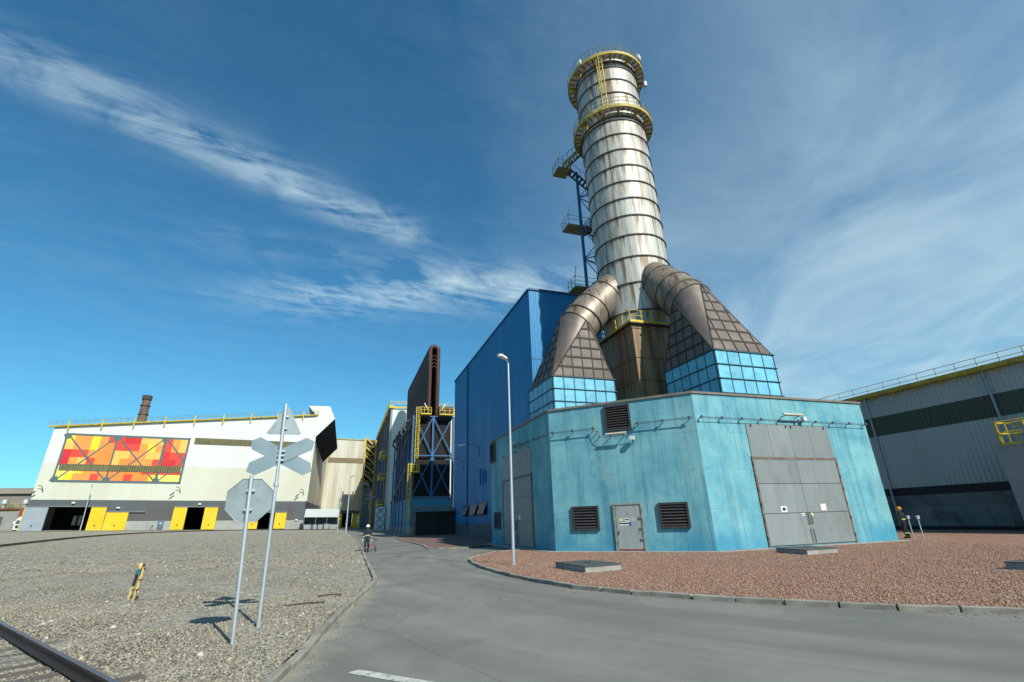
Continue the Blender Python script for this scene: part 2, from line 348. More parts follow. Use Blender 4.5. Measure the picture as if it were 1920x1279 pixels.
# ================================================================ ground
def interp(path, t):
    for (a, b), (c, d) in zip(path, path[1:]):
        if a <= t <= c: return b+(d-b)*(t-a)/(c-a)
    return path[0][1] if t < path[0][0] else path[-1][1]
LK = [(-12, -1.4), (2, -2.65), (6.98, -3.2), (8.36, -3.38), (12.45, -4.16), (17.75, -4.92), (18.92, -5.18), (26.14, -7.58), (36.16, -10.88), (72, -22.8), (103, -34.1), (118, -39.9), (150, -52)]   # left kerb: x for y
def kerbx(y): return interp(LK, y)
def sheet(name, ys, xs_of, zf, m, kind='structure', fix=False):
    mb = MB(); rows = [[(x, y, zf(x, y)) for x in xs_of(y)] for y in ys]; n = len(rows[0])
    vs = [p for r in rows for p in r]
    fs = [(i*n+j, i*n+j+1, (i+1)*n+j+1, (i+1)*n+j) for i in range(len(rows)-1) for j in range(n-1)]
    mb.add(vs, fs); return single(name, mb, m, ID, (0, 0, 0), kind=kind, fix=fix)
gy = [-3000, -600, -100, -20]+list(range(0, 200, 8))+[230, 300, 500, 1000, 3000, 6000]
gx = [-6000, -2500, -900, -400, -250]+list(range(-200, 60, 8))+[80, 140, 300, 900, 3000]
sheet('ground', gy, lambda y: gx, lambda x, y: gz(x, y)-.09, ground_m)
def spaced(a, b, n, p=1.0): return [a+(b-a)*(i/n)**p for i in range(n+1)]
fy = [-8, -2, 2, 5]+[6+i*1.0 for i in range(30)]+[36+i*3.0 for i in range(37)]
sheet('gravel_yard', fy, lambda y: [kerbx(y)-.13-d for d in [0, .4, 1, 2, 4, 7, 10, 14, 20, 28, 36, 46, 58, 70, 85, 100, 120, 150][::-1]],
      lambda x, y: gz(x, y)+.055+.03*math.sin(x*1.3+y*.7)*math.sin(y*.9-x*.4)*(1 if y < 60 else 0)*(min(1, max(0, (kerbx(y)-x-.3)*.8))), grey_gravel)
ry = [-12, -6]+[i*1.0 for i in range(0, 50)]+[50+i*4.0 for i in range(45)]
sheet('road', ry, lambda y: [kerbx(y)-.1]+[kerbx(y)+d for d in (1, 2, 4, 7, 11, 16, 24, 34, 50, 70)], lambda x, y: gz(x, y)+.002, asphalt)
sheet('hall_apron', [0, 1], lambda y: list(range(-100, 41, 7)), lambda x, y: 0, asphalt).hide_render = False
ap = bpy.data.objects['hall_apron']
vs = ap.data.vertices
for v in vs:
    d = Vector((math.cos(R(20.258)), math.sin(R(20.258)))); nrm = Vector((d.y, -d.x))
    q = Vector((-67.62, 161.4))+d*v.co.x+nrm*(9.0*(1-v.co.y)-1)
    v.co = (q.x, q.y, gz(q.x, q.y)+.085)
def flat_poly(name, pts, z, m, kind='structure', frame=ID):
    mb = MB(); tri = tessellate_polygon([[Vector((x, y, 0)) for x, y in pts]])
    mb.add([(x, y, z) for x, y in pts], [tuple(t) for t in tri]); o = single(name, mb, m, frame, (0, 0, 0), kind=kind)
    if o.data.polygons[0].normal.z < 0: o.data.flip_normals()
    return o
RK = [(-2.55, 27.9), (-2.5, 26.6), (-2.15, 24.6), (-1.55, 22.3), (-.25, 18.74), (.7, 16.8), (1.69, 15.15), (3.1, 13.73), (4.47, 12.61), (6.04, 11.59), (7.49, 10.77), (9.35, 10.07), (12.2, 9.35), (16, 8.8), (24, 8.3), (44, 8)]
tipb = [(-2.62, 29.2), (-2.44, 30.77), (-1.54, 31.85), (-.41, 32.93), (.55, 34.1)]
isl = RK[:]; isl = [(x+.06, y+.06) for x, y in isl]+[(60, 8), (60, 62), (20, 62)]+[tuple(W(6, 20)[:2]), tuple(W(3, 12)[:2])]+tipb[::-1]
flat_poly('red_gravel_bed', isl, .085, red_gravel)
isl2 = [(-18.6, 75), (-12.9, 58.1), (-8.05, 44.2), (-6.9, 39.3), (-5.3, 38.6), (-3.7, 38.3), tuple(W(.5, 19.0)[:2]), tuple(W(6, 21)[:2]), tuple(W(6, 60)[:2]), tuple(W(1, 74)[:2])]
flat_poly('brown_gravel_bed', isl2, .07, dark_gravel)

# kerbs: every stone its own piece
def stone_mesh(k):
    rr = random.Random(k); mb = MB(); b = .018
    x0, x1, y0, y1, z0, z1 = -.5, .5, -.075, .075, -.12, .12
    jx = lambda: rr.uniform(-.008, .008)
    vs = [(x0, y0, z0), (x1, y0, z0), (x1, y1, z0), (x0, y1, z0), (x0, y0, z1-b), (x1, y0, z1-b), (x1, y1, z1-b), (x0, y1, z1-b),
          (x0+.012, y0+b, z1), (x1-.012, y0+b, z1), (x1-.012, y1-b, z1), (x0+.012, y1-b, z1)]
    vs = [(x+jx(), y+jx(), z+jx()*.6) for x, y, z in vs]
    mb.add(vs, [(0,3,2,1),(0,1,5,4),(1,2,6,5),(2,3,7,6),(3,0,4,7),(4,5,9,8),(5,6,10,9),(6,7,11,10),(7,4,8,11),(8,9,10,11)])
    me = mb.mesh('kerb_stone'); me.materials.append(kerbm); return me
stone_meshes = [stone_mesh(k) for k in range(4)]
def kerb(name, pts, step, top, zf=lambda x, y: 0, wob=.012):
    P = [Vector((x, y)) for x, y in pts]; seg = [(b-a).length for a, b in zip(P, P[1:])]; L = sum(seg)
    def at(s):
        for a, b, l in zip(P, P[1:], seg):
            if s <= l or b is P[-1]: return a+(b-a)*(s/l), (b-a).normalized()
            s -= l
    mb = MB(); n = max(2, int(L/2))
    for i in range(n):
        (a, _), (b, _) = at(L*i/n), at(L*(i+1)/n); za, zb = zf(*a), zf(*b)
        mb.bar((a.x, a.y, za-.07), (b.x, b.y, zb-.07), .24, .1)
    root = single(name, mb, concrete, ID, (P[0].x, P[0].y, 0), kind='structure')
    s = 0; i = 0
    while s < L-.2:
        l = min(step*random.uniform(.93, 1.05) if random.random() > .12 else step*.5, L-s)
        c, d = at(s+l/2); me = stone_meshes[random.randrange(4)]
        o = bpy.data.objects.new('kerb_stone', me); col.objects.link(o); o.parent = root
        o.location = (c.x-P[0].x+random.uniform(-wob, wob), c.y-P[0].y+random.uniform(-wob, wob), zf(c.x, c.y)+top-.12+random.uniform(-.012, .01))
        o.rotation_euler = (random.uniform(-.03, .03), random.uniform(-.012, .012), math.atan2(d.y, d.x)+random.uniform(-.025, .025)); o.scale.x = max(l-random.uniform(.012, .05), .1)
        s += l; i += 1
kerb('road_kerb', [(kerbx(y), y) for y in (5.5, 6.98, 8.36, 12.45, 17.75, 18.92)], .98, .105, wob=.02)
kerb('road_kerb', [(kerbx(y), y) for y in (19.2, 26.14, 36.16, 54, 72, 90, 104)], 1.5, .10, gz)
kerb('island_kerb', tipb[::-1][:3]+RK[:-1], 1.02, .115)
kerb('yard_kerb', [(-18.6, 75), (-12.96, 58.1), (-8.1, 44.2), (-6.9, 39.3)], 1.4, .10)
kerb('yard_kerb', [(-6.9, 39.3), (-5.3, 38.55), (-3.7, 38.3)], 1.0, .13)

# worn white road dash
mb = MB(); mb.add([(-2.40, 7.64, 0), (-2.28, 7.80, 0), (-1.02, 7.08, 0), (-1.10, 6.93, 0)], [(0, 1, 2, 3)])
single('road_marking', MB().add([(x, y, .0075) for x, y, _ in mb.v], [(3, 2, 1, 0)]), mat('road_paint', (.50, .51, .47), (.40, .40, .37), .8, scale=9, dirt=(.22, .22, .20), dirt_amt=.85, dirt_scale=7, dirt_lo=.5, dirt_hi=.6), ID, (0, 0, 0), kind='structure', fix=False)

# loose gravel near the road: real stones
def scatter(name, pts, smin, smax, m):
    n = len(pts); base = np.array([[1,0,0],[-1,0,0],[0,1,0],[0,-1,0],[0,0,1],[0,0,-1]], float)
    fc = np.array([[0,2,4],[2,1,4],[1,3,4],[3,0,4],[2,0,5],[1,2,5],[3,1,5],[0,3,5]])
    s = smin+(smax-smin)*rng.random(n)**2.2
    V = base[None]*(.65+.6*rng.random((n, 6, 1)))+rng.normal(0, .12, (n, 6, 3))
    a = rng.random(n)*6.283; ca, sa = np.cos(a), np.sin(a)
    X = V[..., 0]*ca[:, None]-V[..., 1]*sa[:, None]; Y = V[..., 0]*sa[:, None]+V[..., 1]*ca[:, None]; Z = V[..., 2]*.65
    tl = rng.normal(0, .35, n)[:, None]; Z = Z+X*tl*.6
    P = np.stack([X, Y, Z], -1)*s[:, None, None]+pts[:, None, :]
    F = (fc[None]+np.arange(n)[:, None, None]*6).reshape(-1, 3)
    me = bpy.data.meshes.new(name); me.vertices.add(n*6); me.vertices.foreach_set('co', P.reshape(-1).astype(np.float32))
    me.loops.add(len(F)*3); me.loops.foreach_set('vertex_index', F.reshape(-1).astype(np.int32))
    me.polygons.add(len(F)); me.polygons.foreach_set('loop_start', np.arange(0, len(F)*3, 3, dtype=np.int32))
    me.update(calc_edges=True); me.validate(); me.materials.append(m)
    o = bpy.data.objects.new(name, me); col.objects.link(o); o['kind'] = 'stuff'; return o
kb = np.array(LK)
def left_pts(n, y0, y1, w):
    y = y0+(y1-y0)*rng.random(n)**1.5; d = .12+w*rng.random(n)**1.0; x = np.interp(y, kb[:, 0], kb[:, 1])-d
    sy = np.clip((y-30)/120, 0, 1); sy = sy*sy*(3-2*sy)
    z = .055+.03*np.sin(x*1.3+y*.7)*np.sin(y*.9-x*.4)*np.clip((d-.3)*.8, 0, 1)*(y < 60)+2.9*sy*np.clip((-x-8)/126, 0, 1.3)**1.4
    return np.stack([x, y, z+.004], -1)
scatter('loose_gravel', np.concatenate([left_pts(80000, 6, 15, 11), left_pts(62000, 13, 34, 17)]), .010, .037, grey_stone)
scatter('far_gravel', left_pts(60000, 26, 85, 60)+np.array([0, 0, 0]), .03, .085, grey_stone)
scatter('loose_cobbles', left_pts(110, 6.5, 26, 9), .05, .10, stone_mat('pale_stone', [(.36, .33, .28), (.48, .46, .40), (.33, .25, .18), (.3, .29, .27)]))
yy_ = 6+13*rng.random(500); xx_ = np.interp(yy_, kb[:, 0], kb[:, 1])+.08+rng.exponential(.28, 500)
scatter('spilled_stones', np.stack([xx_, yy_, np.full(500, .008)], -1), .006, .026, grey_stone)
def in_poly(x, y, P):
    c = np.zeros(len(x), bool); j = len(P)-1
    for i in range(len(P)):
        xi, yi = P[i]; xj, yj = P[j]; c ^= ((yi > y) != (yj > y)) & (x < (xj-xi)*(y-yi)/(yj-yi+1e-12)+xi); j = i
    return c
x = -2.6+26*rng.random(160000); y = 9+24*rng.random(160000)**1.15
shr = [(a+.18, b+.14) for a, b in RK]+[(60, 8), (60, 62), (20, 62), tuple(W(3, 12)[:2])]+[(a+.2, b-.1) for a, b in tipb[::-1]]
k = in_poly(x, y, shr); t_ = R(THB); u = (x-4.2677)*math.cos(t_)+(y-24.5317)*math.sin(t_); v = -(x-4.2677)*math.sin(t_)+(y-24.5317)*math.cos(t_)
k &= ~((u > -.6) & (v > -.6) & (u+v > 5.4)); k &= rng.random(len(x)) < np.clip(1.6-y/26, .25, 1)
scatter('loose_red_gravel', np.stack([x[k], y[k], np.full(k.sum(), .09)], -1), .012, .036, red_stone)

rk_ = np.array(RK[4:13]); tt_ = rng.random(420)*(len(rk_)-1); i_ = tt_.astype(int); f_ = (tt_-i_)[:, None]; q_ = rk_[i_]*(1-f_)+rk_[i_+1]*f_
q_ = q_-np.array([.55, .83])*(.12+rng.exponential(.22, 420))[:, None]
scatter('spilled_red_stones', np.concatenate([q_, np.full((420, 1), .008)], 1), .006, .024, red_stone)

# ================================================================ blue concrete fan house
CC, LL, HT = 6.2655, 13.34, 8.40
BK = 19.605
gate_m = mat('grey_gate_paint', (.215, .245, .255), (.175, .205, .215), .6, .1, scale=1.3, stretch=(1, 1, .3), dirt=(.10, .085, .07), dirt_amt=.6, dirt_scale=1.4, dirt_stretch=(1, 1, .25), dirt_lo=.55, dirt_hi=.75, rnd=.07)
gate_rust = mat('rusty_frame', (.12, .10, .085), (.16, .085, .05), .8, scale=4, dirt=(.20, .21, .21), dirt_amt=.7, dirt_scale=2)
louv_m = mat('louver_metal', (.055, .050, .052), (.04, .037, .04), .6, .2, scale=3)
cap_m = mat('parapet_cap', (.20, .175, .15), (.13, .115, .105), .8, scale=2)
fan = Thing('fan_house', 'low sky blue painted concrete building with chamfered corner and grey steel gates', 'building', FB, (CC, 0, .085))
corn = [(CC, 0), (BK, 0), (BK, BK), (0, BK), (0, CC)]
run = 0
for i, nm in ((0, 'gate_wall'), (1, 'end_wall'), (2, 'rear_wall'), (3, 'shaded_gate_wall'), (4, 'door_wall')):
    a, b = corn[i], corn[(i+1) % 5]; L = math.hypot(b[0]-a[0], b[1]-a[1])
    dx, dy = (b[0]-a[0])/L, (b[1]-a[1])/L; nx, ny = dy, -dx; tk = .3
    mb = MB()
    def P(s, o, z): return (a[0]+dx*s+nx*o, a[1]+dy*s+ny*o, z)
    uvs = [(run, -.1), (run+L, -.1), (run+L, HT), (run, HT)]
    mb.quad(P(0, 0, -.1), P(L, 0, -.1), P(L, 0, HT), P(0, 0, HT), uvs)
    mb.quad(P(L-.3, -tk, -.1), P(.3, -tk, -.1), P(.3, -tk, HT), P(L-.3, -tk, HT), uvs)
    mb.quad(P(0, 0, HT), P(L, 0, HT), P(L-.3, -tk, HT), P(.3, -tk, HT), uvs)
    fan.part(nm, mb, bluecon, fix=False)
    mb = MB(); mb.add([P(-.05, .08, HT+.003), P(L+.05, .08, HT+.003), P(L-.2, -.42, HT+.003), P(.2, -.42, HT+.003), P(-.05, .08, HT+.13), P(L+.05, .08, HT+.13), P(L-.2, -.42, HT+.13), P(.2, -.42, HT+.13)],
                      [(0,3,2,1),(4,5,6,7),(0,1,5,4),(1,2,6,5),(2,3,7,6),(3,0,4,7)])
    fan.part('parapet_cap', mb, cap_m)
    mb = MB(); w_ = .55 if i in (0, 3, 4) else .3     # concrete splash apron round the foot
    mb.add([P(-.2, 0.004, .02), P(L+.2, 0.004, .02), P(L+w_*.42, w_, .02), P(-w_*.42, w_, .02), P(-.2, 0.004, .115), P(L+.2, 0.004, .115), P(L+w_*.42, w_, .105), P(-w_*.42, w_, .105)],
           [(0,3,2,1),(4,5,6,7),(0,1,5,4),(1,2,6,5),(2,3,7,6),(3,0,4,7)])
    fan.part('foot_apron', mb, concrete)
    run += L+3.7
mb = MB(); mb.add([(x, y, 8.02) for x, y in ((CC+.1, .25), (BK-.25, .25), (BK-.25, BK-.25), (.25, BK-.25), (.25, CC+.1))], [(0, 1, 2, 3, 4)])
fan.part('roof', mb, mat('roof_felt', (.09, .09, .09), (.06, .06, .06), .9))

class Face:        # local coordinates on a wall: s along the wall, o out of it, z up
    def __init__(s, o, d): s.o = o; s.d = d; s.n = (d[1], -d[0])
    def p(s, a, out, z): return (s.o[0]+s.d[0]*a+s.n[0]*out, s.o[1]+s.d[1]*a+s.n[1]*out, z)
    def box(s, mb, a0, a1, o0, o1, z0, z1):
        q = [s.p(a, o, z) for z in (z0, z1) for a, o in ((a0, o0), (a1, o0), (a1, o1), (a0, o1))]
        mb.add(q, [(0,3,2,1),(4,5,6,7),(0,1,5,4),(1,2,6,5),(2,3,7,6),(3,0,4,7)]); return mb
r2 = math.sqrt(.5)
FG = Face((0, 0), (1, 0)); FL = Face((0, 0), (0, -1)); FC = Face((0, CC), (r2, -r2))
def S(u): return u
def gate(F, a0, a1, nm):
    m0 = (a0+a1)/2
    fr = MB()
    F.box(fr, a0-.07, a0+.05, .004, .07, .14, 4.9); F.box(fr, a1-.05, a1+.07, .004, .07, .14, 4.9); F.box(fr, a0-.07, a1+.07, .004, .072, 4.74, 4.86)
    F.box(fr, a0+.05, a1-.05, .004, .02, .16, 4.74)
    g = fan.part(nm, fr, gate_rust)
    for z0, z1 in ((.2, 1.80), (1.83, 3.38), (3.41, 4.73)):
        for x0, x1 in ((a0+.07, m0-.012), (m0+.012, a1-.07)):
            fan.part('gate_panel', F.box(MB(), x0, x1, .021, .055, z0, z1), gate_m, g)
    n = 4
    for i in range(n):
        fan.part('top_panel', F.box(MB(), a0+(a1-a0)*i/n+.008, a0+(a1-a0)*(i+1)/n-.008, .004, .045, 4.87, 6.80), gate_m, g)
    for z in (.6, 1.5, 2.3, 3.1, 3.8, 4.5):
        for a in (a0-.02, a1+.02): fan.part('hinge', F.box(MB(), a-.04, a+.04, .072, .105, z-.09, z+.09), gate_rust, g)
    for s_ in (-.12, .12):
        mb = MB(); mb.tube([F.p(m0+s_, .055, 1.78), F.p(m0+s_, .13, 1.74), F.p(m0+s_, .13, 1.24), F.p(m0+s_*.8, .055, 1.2)], .022, 6); fan.part('handle', mb, blackm, g)
        mb = MB(); mb.tube([F.p(m0+s_, .075, .95), F.p(m0+s_, .075, .25)], .02, 6); fan.part('bolt', mb, gate_rust, g)
    for a in (a0+.35, m0-.2, m0+.2, a1-.35): fan.part('lifting_lug', F.box(MB(), a-.035, a+.035, .046, .08, 6.6, 6.75), blackm, g)
    return g
white_s = plain('sticker_white', (.72, .72, .70), .5)
g1 = gate(FG, 9.71, 16.1, 'gate'); g2 = gate(FL, -16.1, -9.71, 'gate')
def sticker(F, par, a0, a1, z0, z1, o, inner):
    s_ = fan.part('sticker', F.box(MB(), a0, a1, o, o+.004, z0, z1), white_s, par)
    for (b0, b1, y0, y1, m) in inner: fan.part('sticker_print', F.box(MB(), a0+(a1-a0)*b0, a0+(a1-a0)*b1, o+.0045, o+.007, z0+(z1-z0)*y0, z0+(z1-z0)*y1), m, s_)
pr_blk = plain('print_black', (.03, .03, .05)); pr_red = plain('print_red', (.55, .06, .05)); pr_blue = plain('print_blue', (.03, .12, .40)); pr_yel = plain('print_yellow', (.62, .62, .12))
sticker(FG, g1, 11.0, 11.42, 1.88, 2.18, .056, [(.22, .78, .22, .78, pr_blk)])
sticker(FG, g1, 13.98, 14.42, 1.88, 2.26, .056, [(.04, .96, .02, .10, pr_red), (.9, .97, .1, .95, pr_red)])
sticker(FG, g1, 12.40, 12.66, 1.66, 1.79, .056, [(.0, 1, .35, .6, pr_blk)])
sticker(FG, g1, 13.06, 13.26, 1.64, 1.79, .056, [(.1, .9, .1, .9, pr_yel)])
sticker(FL, g2, -12.5, -12.2, 1.86, 2.18, .056, [(.1, .9, .0, .12, pr_red)])
def louver(F, a0, a1, z0, z1, n):
    fr = MB(); w = .11
    F.box(fr, a0, a0+w, .004, .13, z0, z1); F.box(fr, a1-w, a1, .004, .13, z0, z1); F.box(fr, a0+w, a1-w, .004, .127, z0, z0+w); F.box(fr, a0+w, a1-w, .004, .127, z1-w, z1)
    l = fan.part('louver', fr, louv_m)
    fan.part('dark_backing', F.box(MB(), a0+w, a1-w, .004, .012, z0+w, z1-w), dark, l)  # near-black plate on the solid wall paints the shade behind the slats
    for i in range(n):
        z = z0+w+(z1-z0-2*w)*(i+.5)/n; h = (z1-z0-2*w)/n*.62; mb = MB()
        q = [F.p(a, o, zz) for a in (a0+w, a1-w) for o, zz in ((.02, z+h*.5), (.105, z-h*.5), (.118, z-h*.42), (.033, z+h*.58))]
        mb.add(q, [(0,1,2,3),(7,6,5,4),(0,4,5,1),(1,5,6,2),(2,6,7,3),(3,7,4,0)]); fan.part('slat', mb, louv_m, l)
louver(FC, 3.68, 5.25, 6.72, 8.27, 9); louver(FC, 1.18, 2.80, 1.22, 2.54, 7); louver(FC, 6.20, 7.77, 1.24, 2.55, 7)
louver(FL, -19.5, -18.15, 6.6, 8.3, 9); louver(FL, -18.5, -17.0, 1.25, 2.55, 7)
# small door
fr = MB(); FC.box(fr, 3.66, 3.76, .004, .10, .13, 2.62); FC.box(fr, 5.22, 5.32, .004, .10, .13, 2.62); FC.box(fr, 3.76, 5.22, .004, .098, 2.52, 2.62); FC.box(fr, 3.76, 5.22, .004, .02, .13, 2.52)
dr = fan.part('door', fr, mat('door_frame', (.30, .31, .29), (.20, .19, .17), .7, scale=4, dirt=(.10, .07, .05), dirt_amt=.7, dirt_scale=3))
fan.part('door_leaf', FC.box(MB(), 3.80, 5.18, .021, .06, .22, 2.48), mat('door_leaf_paint', (.31, .345, .35), (.26, .29, .295), .55, .1, scale=2, stretch=(1, 1, .3), dirt=(.19, .16, .13), dirt_amt=.5, dirt_scale=2), dr)
fan.part('kick_plate', FC.box(MB(), 3.80, 5.18, .022, .05, .17, .215), pr_red, dr)
for z in (.75, 1.3, 1.85): fan.part('hinge', FC.box(MB(), 5.12, 5.26, .10, .14, z-.05, z+.06), gate_m, dr)
fan.part('door_handle', FC.box(MB(), 3.86, 3.92, .061, .12, 1.0, 1.16), gate_rust, dr)
for a, z, w, h, inn in ((3.95, 1.72, .22, .13, [(.05, .95, .1, .9, pr_yel)]), (4.27, 1.72, .28, .17, [(.1, .9, .35, .75, pr_blk)]), (4.64, 1.74, .2, .19, [(.05, .95, .7, .9, pr_blk), (.05, .95, .2, .4, pr_blk)]),
                        (3.95, 1.51, .25, .16, [(.0, 1, .45, .85, pr_blk)]), (4.22, 1.51, .26, .16, [(.0, 1, .4, .85, pr_blk)]), (4.49, 1.50, .14, .19, [(.0, 1, .0, 1, pr_blue)])):
    sticker(FC, dr, a, a+w, z-h/2, z+h/2, .061, inn)
# conduit run on brackets below the parapet, with tube lamps
con_m = plain('conduit_grey', (.10, .11, .12), .5, .3)
tube_m = mat('tube_lamp_cover', (.55, .50, .40), (.48, .43, .33), .5)
def conduit(F, a0, a1, z, step, skip=()):
    mb = MB(); mb.tube([F.p(a0, .28, z), F.p(a1, .28, z+.0)], .018, 5); mb.tube([F.p(a0, .22, z-.05), F.p(a1, .22, z-.05)], .012, 5)
    c = fan.part('conduit', mb, con_m)
    a = a0+.15
    while a < a1:
        if not any(s0 < a < s1 for s0, s1 in skip):
            b = MB(); b.bar(F.p(a, .004, z-.04), F.p(a, .30, z-.04), .035); b.obox(F.p(a, .26, z+.02), (F.d[0]*.05, F.d[1]*.05, 0), (F.n[0]*.05, F.n[1]*.05, 0), (0, 0, .06)); fan.part('bracket', b, con_m, c)
        a += step
conduit(FG, 6.35, 19.5, 7.0, 1.42); conduit(FL, -12.6, -6.4, 7.0, 1.35)
conduit(FC, .15, 3.1, 6.97, 1.33); conduit(FC, 5.5, 8.75, 7.0, 1.45)
mb = MB(); mb.tube([FC.p(3.1, .28, 6.97), FC.p(3.25, .28, 6.6), FC.p(3.5, .28, 6.36), FC.p(5.2, .28, 6.36), FC.p(5.4, .28, 6.7), FC.p(5.5, .28, 7.0)], .016, 5)
c_ = fan.part('conduit_loop', mb, con_m)
for a, z in ((3.2, 6.78), (3.3, 6.5), (5.42, 6.8)):
    fan.part('bracket', MB().bar(FC.p(a, .004, z), FC.p(a, .30, z), .04), con_m, c_)
def tubelamp(F, a0, a1, z, o=.42):
    mb = MB(); mb.tube([F.p(a0, o, z), F.p(a1, o, z)], .065, 8); l = fan.part('tube_lamp', mb, tube_m, smooth=True)
    b = MB()
    for a in (a0+.2, a1-.2): b.bar(F.p(a, .004, z-.12), F.p(a, o, z-.06), .035)
    b.bar(F.p(a0+.1, o-.02, z-.075), F.p(a1-.1, o-.02, z-.075), .05, .03); fan.part('lamp_arm', b, con_m, l)
tubelamp(FC, 3.75, 4.98, 6.50); tubelamp(FG, 12.35, 13.85, 7.36); tubelamp(FL, -12.9, -11.6, 7.25)
def floodlight(F, a, z):
    h = fan.part('floodlight', F.box(MB(), a-.13, a+.13, .18, .40, z-.11, z+.11), plain('floodlight_white', (.62, .63, .62), .4))
    b = MB(); b.bar(F.p(a, .004, z-.2), F.p(a, .25, z-.1), .05); fan.part('lamp_arm', b, con_m, h)
floodlight(FC, 5.27, 6.17); floodlight(FG, 14.05, 7.15)

# ================================================================ exhaust stack
SC, SR = 12.7247, 3.36
stk_m = bpy.data.materials.new('stack_cladding')
def stack_mat(m, base1, base2, rust, ramt, metal=.35):
    m.use_nodes = True; t = m.node_tree; p = t.nodes['Principled BSDF']
    ob = nn(t, 'ShaderNodeTexCoord').outputs['Object']
    def noise(sc, st, det=6, dist=0, rgh=.6):
        mp = nn(t, 'ShaderNodeMapping'); mp.inputs['Scale'].default_value = st; t.links.new(ob, mp.inputs[0])
        n = nn(t, 'ShaderNodeTexNoise', ins={'Scale': sc, 'Detail': det, 'Distortion': dist, 'Roughness': rgh}); t.links.new(mp.outputs[0], n.inputs['Vector']); return n.outputs[0]
    oi = nn(t, 'ShaderNodeObjectInfo')
    c = ramp(t, noise(.9, (1, 1, .25)), [(.3, base1), (.7, base2)])
    v = mth(t, 'MULTIPLY_ADD', oi.outputs['Random'], .18, .91); cc = nn(t, 'ShaderNodeCombineColor')
    for i in range(3): t.links.new(v, cc.inputs[i])
    c = mixc(t, 1, c, cc.outputs[0], 'MULTIPLY')
    c = mixc(t, ramp(t, noise(2.6, (1, 1, .05), 5, .1), [(.46, (0, 0, 0)), (.62, (.7,)*3)]), c, tuple(x*.50 for x in base2))      # water marks
    c = mixc(t, ramp(t, noise(1.9, (1, 1, .035), 6, .15), [(.57, (0, 0, 0)), (.62, (ramt*.8,)*3)]), c, rust)                          # rust runs
    gen = nn(t, 'ShaderNodeTexCoord').outputs['Generated']; sg = nn(t, 'ShaderNodeSeparateXYZ'); t.links.new(gen, sg.inputs[0])
    va = nn(t, 'ShaderNodeVectorMath', operation='ADD'); t.links.new(ob, va.inputs[0]); cbx = nn(t, 'ShaderNodeCombineXYZ'); t.links.new(mth(t, 'MULTIPLY', oi.outputs['Random'], 90), cbx.inputs[0]); t.links.new(cbx.outputs[0], va.inputs[1])
    mp2 = nn(t, 'ShaderNodeMapping'); mp2.inputs['Scale'].default_value = (1, 1, .05); t.links.new(va.outputs[0], mp2.inputs[0])
    n2_ = nn(t, 'ShaderNodeTexNoise', ins={'Scale': 2.3, 'Detail': 5, 'Roughness': .6}); t.links.new(mp2.outputs[0], n2_.inputs['Vector'])
    run_ = mth(t, 'MULTIPLY', ramp(t, mth(t, 'ADD', n2_.outputs[0], mth(t, 'MULTIPLY', mth(t, 'SUBTRACT', sg.outputs[2], .6), .16)), [(.55, (0, 0, 0)), (.64, (1, 1, 1))]), ramt)
    c = mixc(t, run_, c, tuple(x*.85 for x in rust))
    c = mixc(t, ramp(t, noise(.6, (1, 1, .5), 8, .6), [(.52, (0, 0, 0)), (.66, (ramt*.4,)*3)]), c, tuple(x*1.3 for x in rust))
    t.links.new(c, p.inputs['Base Color']); p.inputs['Metallic'].default_value = metal
    t.links.new(ramp(t, noise(1.5, (1, 1, .3)), [(.3, (.42,)*3), (.7, (.62,)*3)]), p.inputs['Roughness'])
    b = nn(t, 'ShaderNodeBump', ins={'Strength': .25, 'Distance': .03}); t.links.new(noise(1.1, (1, 1, .6), 3), b.inputs['Height']); t.links.new(b.outputs[0], p.inputs['Normal'])
    return m
stack_mat(stk_m, (.50, .50, .46), (.40, .40, .36), (.17, .088, .04), .9, .12)
duct_m = stack_mat(bpy.data.materials.new('duct_cladding'), (.19, .145, .11), (.30, .26, .215), (.10, .055, .032), .9, .3)
tower_m = stack_mat(bpy.data.materials.new('rusty_casing'), (.34, .245, .14), (.22, .135, .07), (.16, .07, .02), .9, .05)
ring_m = mat('ring_steel', (.060, .066, .064), (.09, .06, .045), .6, .2, scale=3)
soffit_m = mat('platform_grating', (.66, .66, .60), (.54, .52, .46), .8, scale=1.2, dirt=(.22, .15, .09), dirt_amt=.6, dirt_scale=1)
st = Thing('exhaust_stack', 'tall silver banded exhaust stack with rust streaks and two ringed platforms', 'chimney', FB, (SC, SC, 8.02))
st.o.matrix_world = FB @ Matrix.Translation((SC, SC, 8.02)) @ Matrix.Rotation(R(-.8), 4, 'Y')
rail_dull = mat('weathered_yellow_rail', (.26, .215, .06), (.17, .14, .05), .6, dirt=(.06, .045, .03), dirt_amt=.7, dirt_scale=2)
yel_dull = mat('weathered_yellow', (.46, .36, .05), (.34, .26, .04), .6, dirt=(.12, .06, .025), dirt_amt=.7, dirt_scale=1.6)
zs = [17.3, 18.58, 21.27, 23.87, 26.12, 28.22, 30.15, 32.08, 34.0, 35.94, 37.88, 39.69, 41.55, 43.39, 45.24, 47.0, 48.9]
for i, (z0, z1) in enumerate(zip(zs, zs[1:])):
    mb = MB(); mb.lathe([(SR, z0), (SR, z1)], 56, (SC, SC)); mb.sm = True
    b = st.part('cladding_band', mb, stk_m, fix=False)
for z in zs[1:-1]:
    mb = MB(); mb.lathe([(SR-.02, z-.05), (SR+.10, z-.05), (SR+.10, z+.05), (SR-.02, z+.05)], 56, (SC, SC)); st.part('stiffening_ring', mb, ring_m)
mb = MB(); mb.lathe([(SR, 48.9), (SR-.3, 48.9), (SR-.3, 40)], 40, (SC, SC)); st.part('stack_lip', mb, ring_m)
KT = 3.15
